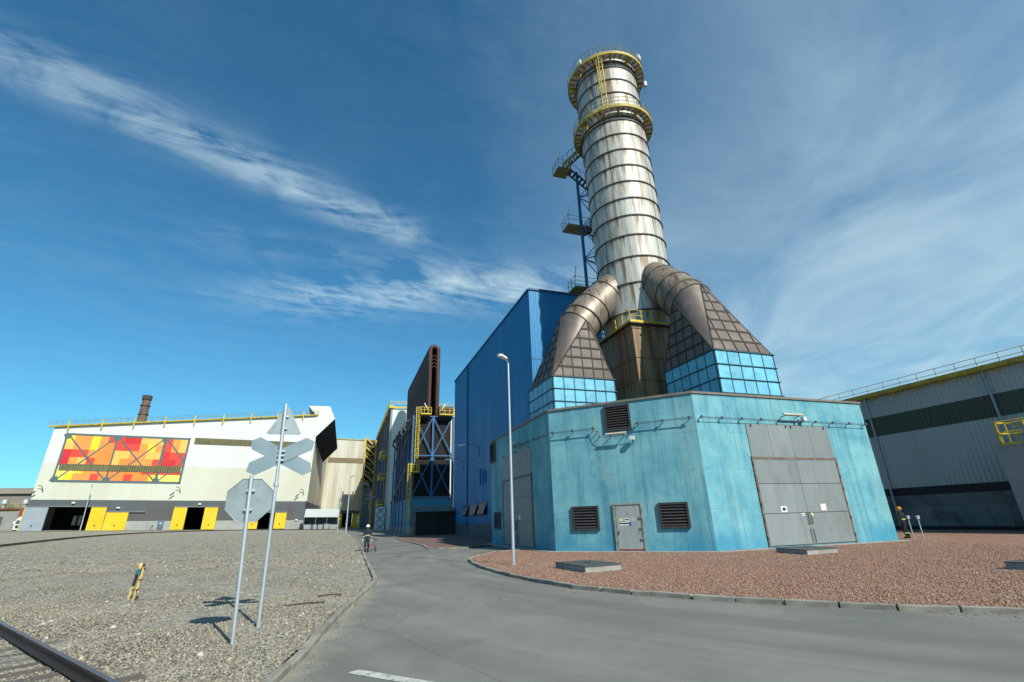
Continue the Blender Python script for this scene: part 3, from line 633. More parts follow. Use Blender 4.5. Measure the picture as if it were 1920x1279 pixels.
mb = MB(); mb.box(SC-KT, SC+KT, SC-KT, SC+KT, 7.9, 17.0); cas = st.part('base_casing', mb, tower_m, label='square rusty steel casing at the foot of the stack')
for z in (12.2, 14.1, 16.7):
    mb = MB()
    for a, b in (((-1, -1), (1, -1)), ((1, -1), (1, 1)), ((1, 1), (-1, 1)), ((-1, 1), (-1, -1))):
        o = KT+.03; mb.bar((SC+a[0]*o, SC+a[1]*o, z), (SC+b[0]*o, SC+b[1]*o, z), .06, .04 if z < 16 else .1)
    st.part('casing_seam', mb, tower_m, cas)
def rail_square(t, c, k, z, h=1.1, m=yellow):
    mb = MB(); pts = [(c-k, c-k), (c+k, c-k), (c+k, c+k), (c-k, c+k)]
    for i in range(4):
        a, b = pts[i], pts[(i+1) % 4]
        for zz in (z+h, z+h*.55): mb.tube([(*a, zz), (*b, zz)], .03, 5)
        mb.bar((*a, z+.1), (*b, z+.1), .03, .22)
        for j in range(6): x = a[0]+(b[0]-a[0])*j/6; y = a[1]+(b[1]-a[1])*j/6; mb.bar((x, y, z), (x, y, z+h), .05)
    return t.part('railing', mb, m)
mb = MB(); mb.box(SC-KT-.3, SC+KT+.3, SC-KT-.3, SC+KT+.3, 17.004, 17.1); st.part('casing_deck', mb, ring_m)
rail_square(st, SC, KT+.25, 17.1)
def ring_platform(z, ro, nseg=56):
    d = MB(); d.lathe([(SR+.12, z), (ro, z), (ro, z+.06), (SR+.12, z+.06), (SR+.12, z)], nseg, (SC, SC)); dk = st.part('platform_deck', d, soffit_m)
    e = MB(); e.lathe([(ro+.004, z-.16), (ro+.05, z-.16), (ro+.05, z+.20), (ro+.004, z+.20), (ro+.004, z-.16)], nseg, (SC, SC)); st.part('toe_board', e, yel_dull, dk)
    b = MB(); rust_y = yellow
    for i in range(12):
        a = 2*math.pi*(i+.3)/12; ca, sa = math.cos(a), math.sin(a)
        q = [(SC+r*ca, SC+r*sa, zz) for r, zz in ((SR, z-.003), (ro, z-.003), (ro, z-.2), (SR, z-.75))]
        b2 = MB(); b2.prism([(x+sa*.04, y-ca*.04, zz) for x, y, zz in q], (-sa*.08, ca*.08, 0)); st.part('bracket', b2, yel_dull, dk)
    for i in range(40):
        a = 2*math.pi*(i+.5)/40; ca, sa = math.cos(a), math.sin(a)
        j = MB(); j.bar((SC+(SR+.1)*ca, SC+(SR+.1)*sa, z-.06), (SC+ro*ca, SC+ro*sa, z-.06), .035, .10); st.part('joist', j, ring_m, dk)
    r = MB()
    for h in (1.12, .62): r.tube([(SC+ro*math.cos(2*math.pi*i/nseg), SC+ro*math.sin(2*math.pi*i/nseg), z+h) for i in range(nseg)], .028, 5, closed=True)
    for i in range(26): a = 2*math.pi*i/26; r.tube([(SC+ro*math.cos(a), SC+ro*math.sin(a), z), (SC+ro*math.cos(a), SC+ro*math.sin(a), z+1.12)], .026, 5)
    st.part('railing', r, rail_dull, dk)
ring_platform(48.05, 4.22); ring_platform(40.75, 4.18)
for z in (47.6, 40.1):
    mb = MB(); mb.lathe([(SR-.02, z-.06), (SR+.14, z-.06), (SR+.14, z+.06), (SR-.02, z+.06)], 56, (SC, SC)); st.part('stiffening_ring', mb, ring_m)
# ladder between the platforms, on the side facing the road
la = R(180+50); rd = SR+.32; cx, cy = SC+rd*math.cos(la), SC+rd*math.sin(la); tx, ty = -math.sin(la), math.cos(la)
mb = MB()
for s_ in (-.24, .24): mb.bar((cx+tx*s_, cy+ty*s_, 40.8), (cx+tx*s_, cy+ty*s_, 49.1), .06)
z = 41.0
while z < 49: mb.tube([(cx-tx*.24, cy-ty*.24, z), (cx+tx*.24, cy+ty*.24, z)], .018, 5); z += .33
ld = st.part('ladder', mb, yellow)
mb = MB()
for i in range(9):
    z = 43.2+i*.6; mb.tube([(cx+tx*.36*math.cos(a)+math.cos(la)*.7*math.sin(a), cy+ty*.36*math.cos(a)+math.sin(la)*.7*math.sin(a), z) for a in [math.pi*k/8 for k in range(9)]], .02, 5)
for a in (.6, 1.57, 2.5): x, y = cx+tx*.36*math.cos(a)+math.cos(la)*.7*math.sin(a), cy+ty*.36*math.cos(a)+math.sin(la)*.7*math.sin(a); mb.bar((x, y, 43.2), (x, y, 48.0), .035)
st.part('ladder_cage', mb, yellow, ld)
lampbox = plain('lamp_housing', (.60, .62, .62), .4)
for a, z, ro in ((R(180+22), 48.2, 4.5), (R(-62), 48.7, 4.35), (R(-18), 48.1, 4.6), (R(215), 41.0, 4.0), (R(-80), 41.0, 4.0)):
    x, y = SC+ro*math.cos(a), SC+ro*math.sin(a); k = .26 if z > 45 else .14
    mb = MB(); mb.obox((x, y, z), (math.cos(a)*.12, math.sin(a)*.12, 0), (-math.sin(a)*k, math.cos(a)*k, 0), (0, 0, .3 if k > .2 else .15)); o = st.part('warning_light', mb, lampbox)
    mb = MB(); mb.bar((x, y, z-.1), (SC+4.15*math.cos(a), SC+4.15*math.sin(a), z-.1), .08); st.part('lamp_arm', mb, ring_m, o)

# ================================================================ exhaust ducts with square-to-round transitions
panel_blue = mat('box_panel_blue', (.115, .40, .56), (.17, .47, .60), .6, .05, scale=1.1, dirt=(.05, .26, .42), dirt_amt=.6, dirt_scale=1.2, rnd=.10)
rib_m = mat('box_rib', (.022, .05, .075), (.05, .045, .04), .6, scale=4)
panel_brown = mat('transition_panel', (.135, .115, .100), (.105, .088, .076), .6, .2, scale=.9, dirt=(.20, .18, .165), dirt_amt=.6, dirt_scale=.8, rnd=.10)
rib_brown = mat('transition_rib', (.030, .022, .020), (.05, .03, .024), .7, scale=4)
cone_m = mat('cone_sheet', (.155, .130, .112), (.115, .095, .082), .5, .3, scale=.8, stretch=(1, 1, .3), dirt=(.22, .20, .185), dirt_amt=.5, dirt_scale=.7)
BA, BB, BW, BD, ZT = 10.8533, 2.5243, 5.0812, 5.4404, 12.338
CM, CV, CZ, CRD, CAL = 12.86, 6.06, 17.56, 1.74, R(48.0)
def clip(poly, e0, e1, ref):
    n = Vector((-(e1-e0).y, (e1-e0).x)); 
    if (ref-e0).dot(n) < 0: n = -n
    out = []
    for i in range(len(poly)):
        p, q = poly[i], poly[(i+1) % len(poly)]; a, b = (p-e0).dot(n), (q-e0).dot(n)
        if a >= 0: out.append(p)
        if a*b < 0: out.append(p+(q-p)*(a/(a-b)))
    return out
def duct(mirror, label):
    if mirror: t = lambda p: Vector((p[1], p[0], p[2]))
    else: t = lambda p: Vector(p)
    cx, cy = BA+BW/2, BB+BD/2
    D = Thing('exhaust_duct', label, 'duct', FB, tuple(t((cx, cy, 8.02))))
    # lower casing box
    mb = MB(); a, b = t((BA, BB, 8.0)), t((BA+BW, BB+BD, ZT)); mb.box(a.x, b.x, a.y, b.y, a.z, b.z); core = D.part('casing_box', mb, rib_m, label='square casing box clad in light blue panels')
    rows = 4; zb = 8.35; rh = (ZT-zb)/rows
    rib = MB()
    for axis, n in ((0, 5), (1, 6)):
        for side in (0, 1):
            L = BW if axis == 0 else BD
            for i in range(n):
                for r in range(rows):
                    s0, s1 = L*i/n+.055, L*(i+1)/n-.055; z0, z1 = zb+rh*r+.05, zb+rh*(r+1)-.05; q = MB()
                    if axis == 0: yy = BB-.03 if side == 0 else BB+BD+.03; A = t((BA+s0, yy-.025, z0)); B = t((BA+s1, yy+.025, z1))
                    else: xx = BA-.03 if side == 0 else BA+BW+.03; A = t((xx-.025, BB+s0, z0)); B = t((xx+.025, BB+s1, z1))
                    q.box(A.x, B.x, A.y, B.y, A.z, B.z); D.part('panel', q, panel_blue, core)
            for i in range(n+1):
                s_ = L*i/n
                if axis == 0: yy = BB if side == 0 else BB+BD; p = (BA+s_, yy)
                else: xx = BA if side == 0 else BA+BW; p = (xx, BB+s_)
                rib.bar(t((*p, 8.0)), t((*p, ZT)), .085 if 0 < i < n else .11, .12)
    for r in range(rows+1):
        z = zb+rh*r; e = .16
        for y in (BB, BB+BD): rib.bar(t((BA-e, y, z)), t((BA+BW+e, y, z)), .26, .05)
        for x in (BA, BA+BW): rib.bar(t((x, BB-e, z)), t((x, BB+BD+e, z)), .26, .046)
    D.part('rib_frame', rib, mat('box_rib_blue', (.035, .13, .19), (.03, .07, .10), .6, scale=3), core)
    # transition: four flat panelled triangles and four conical corners
    C = Vector((CM, CV, CZ)); ax = Vector((0, math.cos(CAL), math.sin(CAL))); e1 = Vector((1, 0, 0)); e2 = Vector((0, -math.sin(CAL), math.cos(CAL)))
    circ = lambda a: C+(e1*math.cos(a)+e2*math.sin(a))*CRD
    c00, c10, c11, c01 = (Vector((x, y, ZT)) for x, y in ((BA, BB), (BA+BW, BB), (BA+BW, BB+BD), (BA, BB+BD)))
    tris = [(c00, c10, circ(math.pi/2)), (c10, c11, circ(0)), (c11, c01, circ(-math.pi/2)), (c01, c00, circ(math.pi))]
    trn = MB(); 
    for a, b, c in tris: trn.add([t(a), t(b), t(c)], [(0, 1, 2)])
    tr = D.part('transition', trn, rib_brown, label='dark brown panelled hood narrowing from square to round', fix=False)
    cone = MB()
    for corner, a0 in ((c00, math.pi/2), (c10, 0), (c11, -math.pi/2), (c01, -math.pi)):
        n = 14
        arc = [circ(a0+math.pi/2*i/n) for i in range(n+1)]
        cone.add([t(corner)]+[t(p) for p in arc], [(0, i+1, i+2) for i in range(n)])
    D.part('cone_corner', cone, cone_m, tr, smooth=True, fix=False)
    ctr = (c00+c10+c11+c01)/4+Vector((0, 0, 2.2)); rb = MB()
    for (a, b, c), n in zip(tris, (5, 6, 5, 6)):
        X = (b-a).normalized(); N = X.cross(c-a).normalized(); Y = N.cross(X)
        if N.dot((a+b+c)/3-ctr) < 0: N = -N
        L = (b-a).length; P2 = lambda p: Vector(((p-a).dot(X), (p-a).dot(Y)))
        A2, B2, C2 = P2(a), P2(b), P2(c); g2 = (A2+B2+C2)/3; h = C2.y; cell = L/n
        ins = [A2+(g2-A2)*.035, B2+(g2-B2)*.035, C2+(g2-C2)*.035]
        rows_ = int(h/cell)+1; ch = h/rows_*1.0
        back = lambda q, o: a+X*q.x+Y*q.y+N*o
        lo, hi = min(A2.x, B2.x, C2.x), max(A2.x, B2.x, C2.x); i0 = math.floor(lo/cell)-1; i1 = math.ceil(hi/cell)+1
        for i in range(i0, i1):
            for j in range(rows_):
                g = .05; poly = [Vector((cell*i+g, ch*j+g)), Vector((cell*(i+1)-g, ch*j+g)), Vector((cell*(i+1)-g, ch*(j+1)-g)), Vector((cell*i+g, ch*(j+1)-g))]
                for p, q in ((0, 1), (1, 2), (2, 0)):
                    poly = clip(poly, ins[p], ins[q], g2)
                    if len(poly) < 3: break
                if len(poly) < 3: continue
                ar = abs(sum(poly[k].x*poly[(k+1) % len(poly)].y-poly[(k+1) % len(poly)].x*poly[k].y for k in range(len(poly))))/2
                if ar < .02: continue
                q = MB(); q.prism([t(back(p, .012)) for p in poly], t(back(poly[0], .05))-t(back(poly[0], .012))); D.part('panel', q, panel_brown, tr)
        def seg_in(p, q):
            s0, s1 = 0.0, 1.0
            for e0, e1_ in ((A2, B2), (B2, C2), (C2, A2)):
                nn_ = Vector((-(e1_-e0).y, (e1_-e0).x)); 
                if (g2-e0).dot(nn_) < 0: nn_ = -nn_
                da, db = (p-e0).dot(nn_), (q-e0).dot(nn_)
                if da < 0 and db < 0: return None
                if da < 0: s0 = max(s0, da/(da-db))
                if db < 0: s1 = min(s1, da/(da-db))
            return (p+(q-p)*s0, p+(q-p)*s1) if s1-s0 > .01 else None
        for j in range(rows_+1):
            r = seg_in(Vector((lo-1, ch*j+.001)), Vector((hi+1, ch*j+.001)))
            if r: rb.bar(t(back(r[0], .06)), t(back(r[1], .06)), .07, .14)
        for i in range(i0, i1):
            r = seg_in(Vector((cell*i, -.1)), Vector((cell*i, h+.1)))
            if r: rb.bar(t(back(r[0], .05)), t(back(r[1], .05)), .05, .09)
        rb.tube([t(back(A2, .02)), t(back(C2, .02))], .05, 5); rb.tube([t(back(B2, .02)), t(back(C2, .02))], .05, 5)
    D.part('rib_frame', rb, rib_brown, tr)
    # round duct up into the stack
    path = [(0, 0, 48), (.75, .84, 52), (1.7, 1.95, 47), (3.2, 3.35, 42), (5.4, 5.25, 40)]
    n = 36; rings = []
    for dv, dz, al in path:
        al = R(al); cc = C+Vector((0, dv, dz)); f2 = Vector((0, -math.sin(al), math.cos(al)))
        rings.append([cc+(e1*math.cos(2*math.pi*i/n)+f2*math.sin(2*math.pi*i/n))*CRD for i in range(n)])
    for k in range(len(rings)-1):
        mb = MB(); mb.add([t(p) for r in rings[k:k+2] for p in r], [(i, (i+1) % n, n+(i+1) % n, n+i) for i in range(n)]); D.part('duct_section', mb, duct_m, smooth=True, fix=False)
    for k, w in ((0, .05), (1, .11), (2, .05), (3, .05)):
        cc = sum(rings[k], Vector())/n
        mb = MB(); mb.tube([t(cc+(p-cc)*1.015) for p in rings[k]], w, 6, closed=True); D.part('flange', mb, ring_m if w < .1 else mat('gilt_flange', (.20, .17, .12), (.14, .12, .09), .5, .3))
    return D
duct(False, 'brown exhaust duct and blue panelled box above the sunlit gate wall')
duct(True, 'brown exhaust duct and blue panelled box beside the tall blue hall')

# ================================================================ stair tower beside the stack
stt = Thing('stair_tower', 'blue lattice stair tower with yellow landings beside the silver stack', 'stairs', FB, (9.9, 17.2, 8.02))
mb = MB()
for x, y in ((9.9, 17.2), (14.0, 19.6)): mb.bar((x, y, 8), (x, y, 38.9), .24)
stt.part('column', mb, bluesteel)
mb = MB(); z = 12.0; k = 0
while z < 37.5:
    for (x0, y0), (x1, y1) in (((9.9, 17.2), (12.4, 17.9)), ((9.9, 17.2), (11.6, 15.7))):
        mb.bar((x0, y0, z), (x1, y1, z), .09); mb.bar((x0, y0, z), (x1, y1, z+2.2), .07); mb.bar((x0, y0, z), (x1, y1, z-2.0), .07)
    z += 3.9
stt.part('bracing', mb, bluesteel)
def landing(u0, u1, v0, v1, z, flight):
    mb = MB(); mb.box(u0, u1, v0, v1, z-.18, z); l = stt.part('landing', mb, mat('landing_plate', (.20, .16, .035), (.13, .11, .04), .6, dirt=(.06, .05, .03), dirt_amt=.6, dirt_scale=1.5))
    r = MB()
    for h in (1.1, .6):
        r.tube([(u1, v0, z+h), (u0, v0, z+h), (u0, v1, z+h), (u1, v1, z+h)], .028, 5)
    for x, y in ((u0, v0), ((u0+u1)/2, v0), (u1, v0), (u0, (v0+v1)/2), (u0, v1), ((u0+u1)/2, v1), (u1, v1)): r.bar((x, y, z), (x, y, z+1.1), .045)
    stt.part('railing', r, rail_dull, l)
    t = MB(); t.tube([(u0+.1, v0+.1, z+1.0), (u0+.25, v0+.05, z+2.3)], .07, 6); stt.part('tube_lamp', t, lampbox, l)
    for du, dz, v in flight:
        f = MB(); a = Vector((u1-.1, v, z-.1)); b = a+Vector((du, 0, dz))
        for yy in (-.4, .4): f.bar(a+Vector((0, yy, 0)), b+Vector((0, yy, 0)), .06, .22)
        n = 9
        for i in range(n): p = a+(b-a)*((i+.5)/n); f.box(p.x-.14, p.x+.14, p.y-.38, p.y+.38, p.z-.02, p.z+.02)
        for yy in (-.42, .42):
            f.tube([a+Vector((0, yy, 1.05)), b+Vector((0, yy, 1.05))], .026, 5)
            for i in range(4): p = a+(b-a)*(i/3)+Vector((0, yy, 0)); f.bar(p, p+Vector((0, 0, 1.05)), .04)
        stt.part('stair_flight', f, ring_m, l)
landing(8.2, 10.9, 16.9, 18.5, 31.55, [(3.6, 2.4, 18.2), (3.6, -2.9, 17.3)])
landing(8.4, 11.2, 16.9, 18.5, 24.1, [(3.6, 2.4, 18.2)])
landing(7.55, 9.1, 16.9, 18.5, 39.0, [(3.6, -2.6, 17.3)])
# gangway from the top landing up to the lower ring platform
mb = MB(); a, b = Vector((8.2, 16.9, 38.95)), Vector((10.1, 15.3, 40.75))
for d in (-.42, .42): o = Vector((.64, .76, 0))*d; mb.bar(a+o, b+o, .07, .26); mb.tube([a+o+Vector((0, 0, 1.1)), b+o+Vector((0, 0, 1.1))], .028, 5)
for i in range(9): p = a+(b-a)*(i/8); mb.bar(p-Vector((.64, .76, 0))*.42, p+Vector((.64, .76, 0))*.42, .16, .03)
for i in range(5):
    for d in (-.42, .42): p = a+(b-a)*(i/4)+Vector((.64, .76, 0))*d; mb.bar(p, p+Vector((0, 0, 1.1)), .04)
stt.part('gangway', mb, rail_dull)

# ================================================================ corrugated cladding helper
def corr(mb, p0, p1, z0, z1, pitch, depth, n):
    """trapezoid profiled sheet from p0 to p1 (plan), standing z0..z1, profile pushed along plan normal n"""
    a, b = Vector(p0), Vector(p1); L = (b-a).length; d = (b-a)/L; nv = Vector(n)
    pts = []; s = 0
    while s < L-1e-6:
        for f, o in ((0, 0), (.38, 0), (.5, depth), (.88, depth)):
            x = s+f*pitch
            if x <= L: pts.append(a+d*x+nv*o)
        s += pitch
    pts.append(b)
    vs = [(p.x, p.y, z) for p in pts for z in (z0, z1)]
    return mb.add(vs, [(2*i, 2*i+2, 2*i+3, 2*i+1) for i in range(len(pts)-1)])
# ================================================================ tall blue hall
bluecl = mat('blue_cladding', (.008, .180, .400), (.007, .145, .340), .5, .05, scale=.25, stretch=(1, 1, .3), dirt=(.03, .25, .46), dirt_amt=.5, dirt_scale=.3, dirt_stretch=(1, 1, .2))
bluecl2 = mat('blue_trim', (.010, .09, .22), (.008, .07, .18), .5)
bh = Thing('blue_hall', 'tall bright blue profiled-steel hall behind the stack', 'building', FB, (5.1, 21.45, 0))
U0, U1, V0, V1, HB = 5.1, 18.0, 21.45, 59.4, 25.4
mb = MB(); corr(mb, (U0, V1), (U0, V0), 1.6, HB, .30, .035, (-1, 0)); bh.part('side_cladding', mb, bluecl, fix=False)
mb = MB(); corr(mb, (U0, V0), (U1, V0), 1.6, HB, .30, .035, (0, -1)); bh.part('front_cladding', mb, bluecl, fix=False)
mb = MB(); corr(mb, (U1, V0), (U1, V1), 1.6, HB, .30, .035, (1, 0)); bh.part('side_cladding', mb, bluecl, fix=False)
mb = MB(); corr(mb, (U1, V1), (U0, V1), 1.6, HB, .30, .035, (0, 1)); bh.part('rear_cladding', mb, bluecl, fix=False)
mb = MB(); mb.box(U0+.03, U1-.03, V0+.03, V1-.03, -.1, HB-.02); bh.part('core', mb, bluecl2)
plinth_m = mat('plinth_concrete', (.13, .14, .14), (.08, .085, .085), .9, scale=2)
mb = MB(); mb.box(U0-.06, U1+.06, V0-.06, V1+.06, -.1, 1.52); bh.part('plinth', mb, plinth_m)
mb = MB(); 
for a, b in (((U0, V0), (U1, V0)), ((U1, V0), (U1, V1)), ((U1, V1), (U0, V1)), ((U0, V1), (U0, V0))): mb.bar((*a, HB+.06), (*b, HB+.06), .34, .2)
bh.part('roof_edge', mb, bluecl2)
for z in (9.6, 17.4):
    mb = MB(); mb.box(U0-.048, U0+.02, V0, V1, z, z+.06); mb.box(U0, U1, V0-.048, V0+.02, z+.001, z+.061); bh.part('sheet_lap', mb, bluecl2)
mb = MB(); mb.tube([(U0-.14, 49.2, .3), (U0-.14, 49.2, HB-.1)], .09, 8); bh.part('downpipe', mb, bluecl2)
glass_d = plain('dark_glass', (.05, .09, .13), .15, 0, .6)
for v in (50.1, 44.9, 40.5):
    mb = MB(); mb.box(U0-.05, U0-.012, v-1.75, v+1.75, 2.6, 4.2); w = bh.part('window', mb, dark)
    f = MB(); f.box(U0-.09, U0-.05, v-1.75, v+1.75, 4.1, 4.26); f.box(U0-.09, U0-.05, v-1.75, v+1.75, 2.52, 2.66); f.box(U0-.089, U0-.05, v-1.78, v-1.62, 2.66, 4.1); f.box(U0-.089, U0-.05, v+1.62, v+1.78, 2.66, 4.1); bh.part('window_frame', f, bluecl2, w)
    p = MB(); p.add([(U0-.06, v-1.6, 4.05), (U0-.06, v+1.6, 4.05), (U0-.55, v+1.6, 2.75), (U0-.55, v-1.6, 2.75), (U0-.09, v-1.6, 4.06), (U0-.09, v+1.6, 4.06), (U0-.58, v+1.6, 2.76), (U0-.58, v-1.6, 2.76)], [(0,1,2,3),(7,6,5,4),(0,4,5,1),(1,5,6,2),(2,6,7,3),(3,7,4,0)]); bh.part('tilted_pane', p, glass_d, w)
for v, z in ((46.0, 12.0), (55.5, 11.2)):
    mb = MB(); mb.tube([(U0-.03, v-3.5, z-2.0), (U0-.25, v-3.5, z-.5), (U0-.7, v-3, z-.05), (U0-1.6, v-1.5, z)], .05, 6); l = bh.part('wall_lamp', mb, con_m)
    h = MB(); h.obox((U0-1.9, v-1.1, z+.02), (.45, -.6, 0), (.12, .09, 0), (0, 0, .07)); bh.part('lamp_head', h, lampbox, l)
for v, z0, z1 in ((41.9, 6.3, 8.5), (40.5, 6.3, 8.3), (39.2, 6.4, 8.0)):
    mb = MB(); mb.tube([(U0-.12, v, z0), (U0-.12, v, z1)], .07, 6); bh.part('vent_pipe', mb, bluecl2)

# ================================================================ recuperator of rusty U tubes on a blue frame
V2, V3 = 74.2, 111.5
rc = Thing('tube_recuperator', 'rust brown U-tube recuperator standing on a dark blue lattice frame', 'heat exchanger', FB, (0, V2, 6.4))
ut = MB(); rt = .46; n = 12
ut.tube([(-.85, 0, 0)]+[(-.85, 0, z) for z in (5, 10, 14.6)]+[(-.85*math.cos(a), 0, 14.6+.85*math.sin(a)) for a in [math.pi*k/8 for k in range(1, 8)]]+[(.85, 0, z) for z in (14.6, 10, 5, 0)], rt, 10)
ut.sm = True; utm = ut.mesh('u_tube'); utm.materials.append(mat('rusty_tube', (.060, .030, .025), (.038, .020, .019), .6, .25, scale=1.0, stretch=(1, 1, .12), dirt=(.13, .065, .045), dirt_amt=.6, dirt_scale=.7, dirt_stretch=(1, 1, .15)))
for i in range(39): rc.link('u_tube', utm, loc=(3.85, 75.4+i*.95, 22.3))
ar = MB()
for k in range(4): ar.tube([(3.85-.42*math.cos(a), 75.2, 35.2-k*.8+.42*math.sin(a)) for a in [math.pi*j/8 for j in range(9)]], .11, 6)
rc.part('inner_bends', ar, rustdark, smooth=True)
mb = MB(); mb.box(.5, 7.6, V2+.6, V3-.4, 6.3, 21.5); rc.part('dark_casing', mb, mat('near_black_casing', (.012, .010, .010), (.008, .007, .008), .85, scale=1, stretch=(1, 1, .1)))  # near-black box filling the inside of the lattice frame
mb = MB(); mb.box(.3, 7.7, V2+.3, V3-.2, 21.5, 22.4); rc.part('header_box', mb, rustdark)
mb = MB(); mb.prism([(.1, V2, 22.4), (1.2, V2, 22.4), (2.6, V2, 24.2), (.4, V2, 24.2)], (0, 37, 0)); rc.part('header_hood', mb, rustdark)
mb = MB(); mb.prism([(5.2, V2, 22.4), (7.9, V2, 22.4), (7.9, V2, 24.3), (5.0, V2, 24.3)], (0, 37, 0)); rc.part('header_hood', mb, rustdark)
for u in (-.1, 3.85, 7.9):
    mb = MB(); mb.bar((u, V2, 6.3), (u, V2, 22.2), .34); rc.part('column', mb, bluesteel)
for v in (80, 86.2, 92.6, 99.5, 105, 111):
    mb = MB(); mb.bar((-.1, v, 0.1), (-.1, v, 21.3), .36); rc.part('column', mb, bluesteel)
for a, b in (((-.1, 22.1), (7.9, 22.1)), ((-.1, 14.3), (7.9, 14.3)), ((-.1, 6.55), (7.9, 6.55)), ((3.85, 22), (.1, 14.4)), ((3.85, 22), (7.7, 14.4)), ((.1, 22), (3.75, 14.4)), ((7.7, 22), (3.95, 14.4)), ((3.85, 14.2), (.2, 6.7)), ((3.85, 14.2), (7.6, 6.7)), ((.1, 14.2), (3.7, 6.7)), ((7.7, 14.2), (4.0, 6.7))):
    mb = MB(); mb.bar((a[0], V2-.02, a[1]), (b[0], V2-.02, b[1]), .20); rc.part('front_brace', mb, bluesteel)
for (va, za), (vb, zb) in (((75, 21.5), (92, 15.5)), ((75, 13.5), (112, 6.8)), ((75, 21), (111, 21)), ((92, 21), (111, 14))):
    mb = MB(); mb.bar((-.35, va, za), (-.35, vb, zb), .2); rc.part('side_brace', mb, mat('grey_brace', (.16, .18, .20), (.12, .13, .15), .6))
for v in (78, 84, 90, 96, 102):
    mb = MB(); mb.tube([(-.3, v, 21.9), (-1.3, v, 21.6), (-1.5, v, 20.2), (-.4, v, 19.2)], .22, 6); rc.part('elbow_pipe', mb, mat('dark_grey_pipe', (.07, .075, .085), (.05, .055, .06), .5))
# access platforms and ladders
def basket(u0, u1, v, z, d=1.4):
    mb = MB(); mb.box(u0, u1, v-d, v, z-.25, z); l = rc.part('access_platform', mb, yellow)
    r = MB()
    for h in (1.2, .65): r.tube([(u0, v, z+h), (u0, v-d, z+h), (u1, v-d, z+h), (u1, v, z+h)], .05, 5)
    for k in range(4): x = u0+(u1-u0)*k/3; r.bar((x, v-d, z), (x, v-d, z+1.2), .08)
    rc.part('railing', r, yellow, l)
basket(8.0, 9.8, V2+1.5, 11.2); basket(8.0, 9.8, V2+1.5, 22.3)
for u, v in ((8.1, V2+.2), (9.6, V2+.2), (8.9, V2+1.4)):
    mb = MB(); mb.tube([(u, v, .1), (u, v, 22.2)], .16, 6); rc.part('riser_pipe', mb, mat('olive_pipe', (.20, .17, .05), (.14, .12, .04), .7))
basket(1.1, 3.2, V2, 22.5); basket(4.9, 7.9, V2, 22.5); basket(-.35, 1.2, V2, 11.2)
def cage_ladder(u, v, z0, z1):
    mb = MB()
    for s_ in (-.33, .33): mb.bar((u+s_, v, z0), (u+s_, v, z1), .09)
    z = z0+.3
    while z < z1: mb.tube([(u-.33, v, z), (u+.33, v, z)], .03, 5); z += .45
    l = rc.part('ladder', mb, yellow)
    c = MB(); z = z0+2.4
    while z < z1: c.tube([(u+.42*math.cos(a), v-.75*math.sin(a), z) for a in [math.pi*k/6 for k in range(7)]], .04, 5); z += .9
    for a in (.7, 1.57, 2.44): c.bar((u+.42*math.cos(a), v-.75*math.sin(a), z0+2.4), (u+.42*math.cos(a), v-.75*math.sin(a), z1), .06)
    rc.part('ladder_cage', c, yellow, l)
cage_ladder(.65, V2-.5, 11.2, 23.8); cage_ladder(-.5, V2-.6, .1, 12.7)
for u, s_ in ((2.55, -1), (5.3, 1)):
    mb = MB(); mb.tube([(u, V2-1.0, 23.2), (u+s_*.75, V2-1.0, 24.6)], .11, 6); rc.part('tube_lamp', mb, plain('lamp_white', (.7, .71, .70), .4))
# low blue building under it
lowcl = mat('light_blue_cladding', (.045, .23, .36), (.035, .18, .29), .6, .05, scale=.5, stretch=(1, 1, .3))
lb = Thing('low_blue_building', 'low light blue profiled building under the rusty recuperator', 'building', FB, (0, V2, 0))
mb = MB(); mb.box(.06, 7.9, V2+.06, V3, -.1, 6.2); lb.part('core', mb, bluecl2)
mb = MB(); corr(mb, (0, V3), (0, V2), 1.3, 6.2, .55, .06, (-1, 0)); lb.part('side_cladding', mb, lowcl, fix=False)
mb = MB(); corr(mb, (0, V2), (8, V2), 1.3, 6.2, .45, .06, (0, -1)); lb.part('front_cladding', mb, lowcl, fix=False)
mb = MB(); mb.box(-.08, 8.05, V2-.08, V3, -.1, 1.25); lb.part('plinth', mb, concrete)
mb = MB(); mb.box(-.15, 8.1, V2-.15, V3, 6.203, 6.4); lb.part('roof_edge', mb, cap_m)
# brown shed in front
sh = Thing('plank_shed', 'dark brown lean-to shed with grey corrugated roof against the blue hall', 'shed', FB, (1.8, 57.2, 0))
for i in range(24):
    u = -1.25+i*.26
    mb = MB(); mb.box(u+.006, u+.254, 57.2+(i % 2)*.015, 57.3, -.05, 3.5); sh.part('board', mb, mat('shed_board', (.032, .022, .018), (.022, .016, .014), .8, scale=2, stretch=(1, 1, .1), rnd=.3))
mb = MB(); mb.box(-1.24, -1.16, 57.3, 60.6, -.05, 3.9); mb.box(4.96, 5.02, 57.3, 60.6, -.05, 3.9); sh.part('end_wall', mb, rustdark)
mb = MB(); a = MB(); corr(a, (-1.45, 0), (5.04, 0), 0, 1, .4, .05, (0, -1))
mb.add([(x, 56.9+3.8*z-0*y, 3.52+.95*z-y*1.0) for x, y, z in a.v], a.f); sh.part('roof_sheet', mb, mat('old_roof_sheet', (.17, .17, .16), (.11, .11, .10), .85, scale=1), fix=False)
mb = MB(); mb.box(-1.4, 4.98, 57.0, 60.6, 3.32, 3.40); sh.part('eave_board', mb, rustdark)

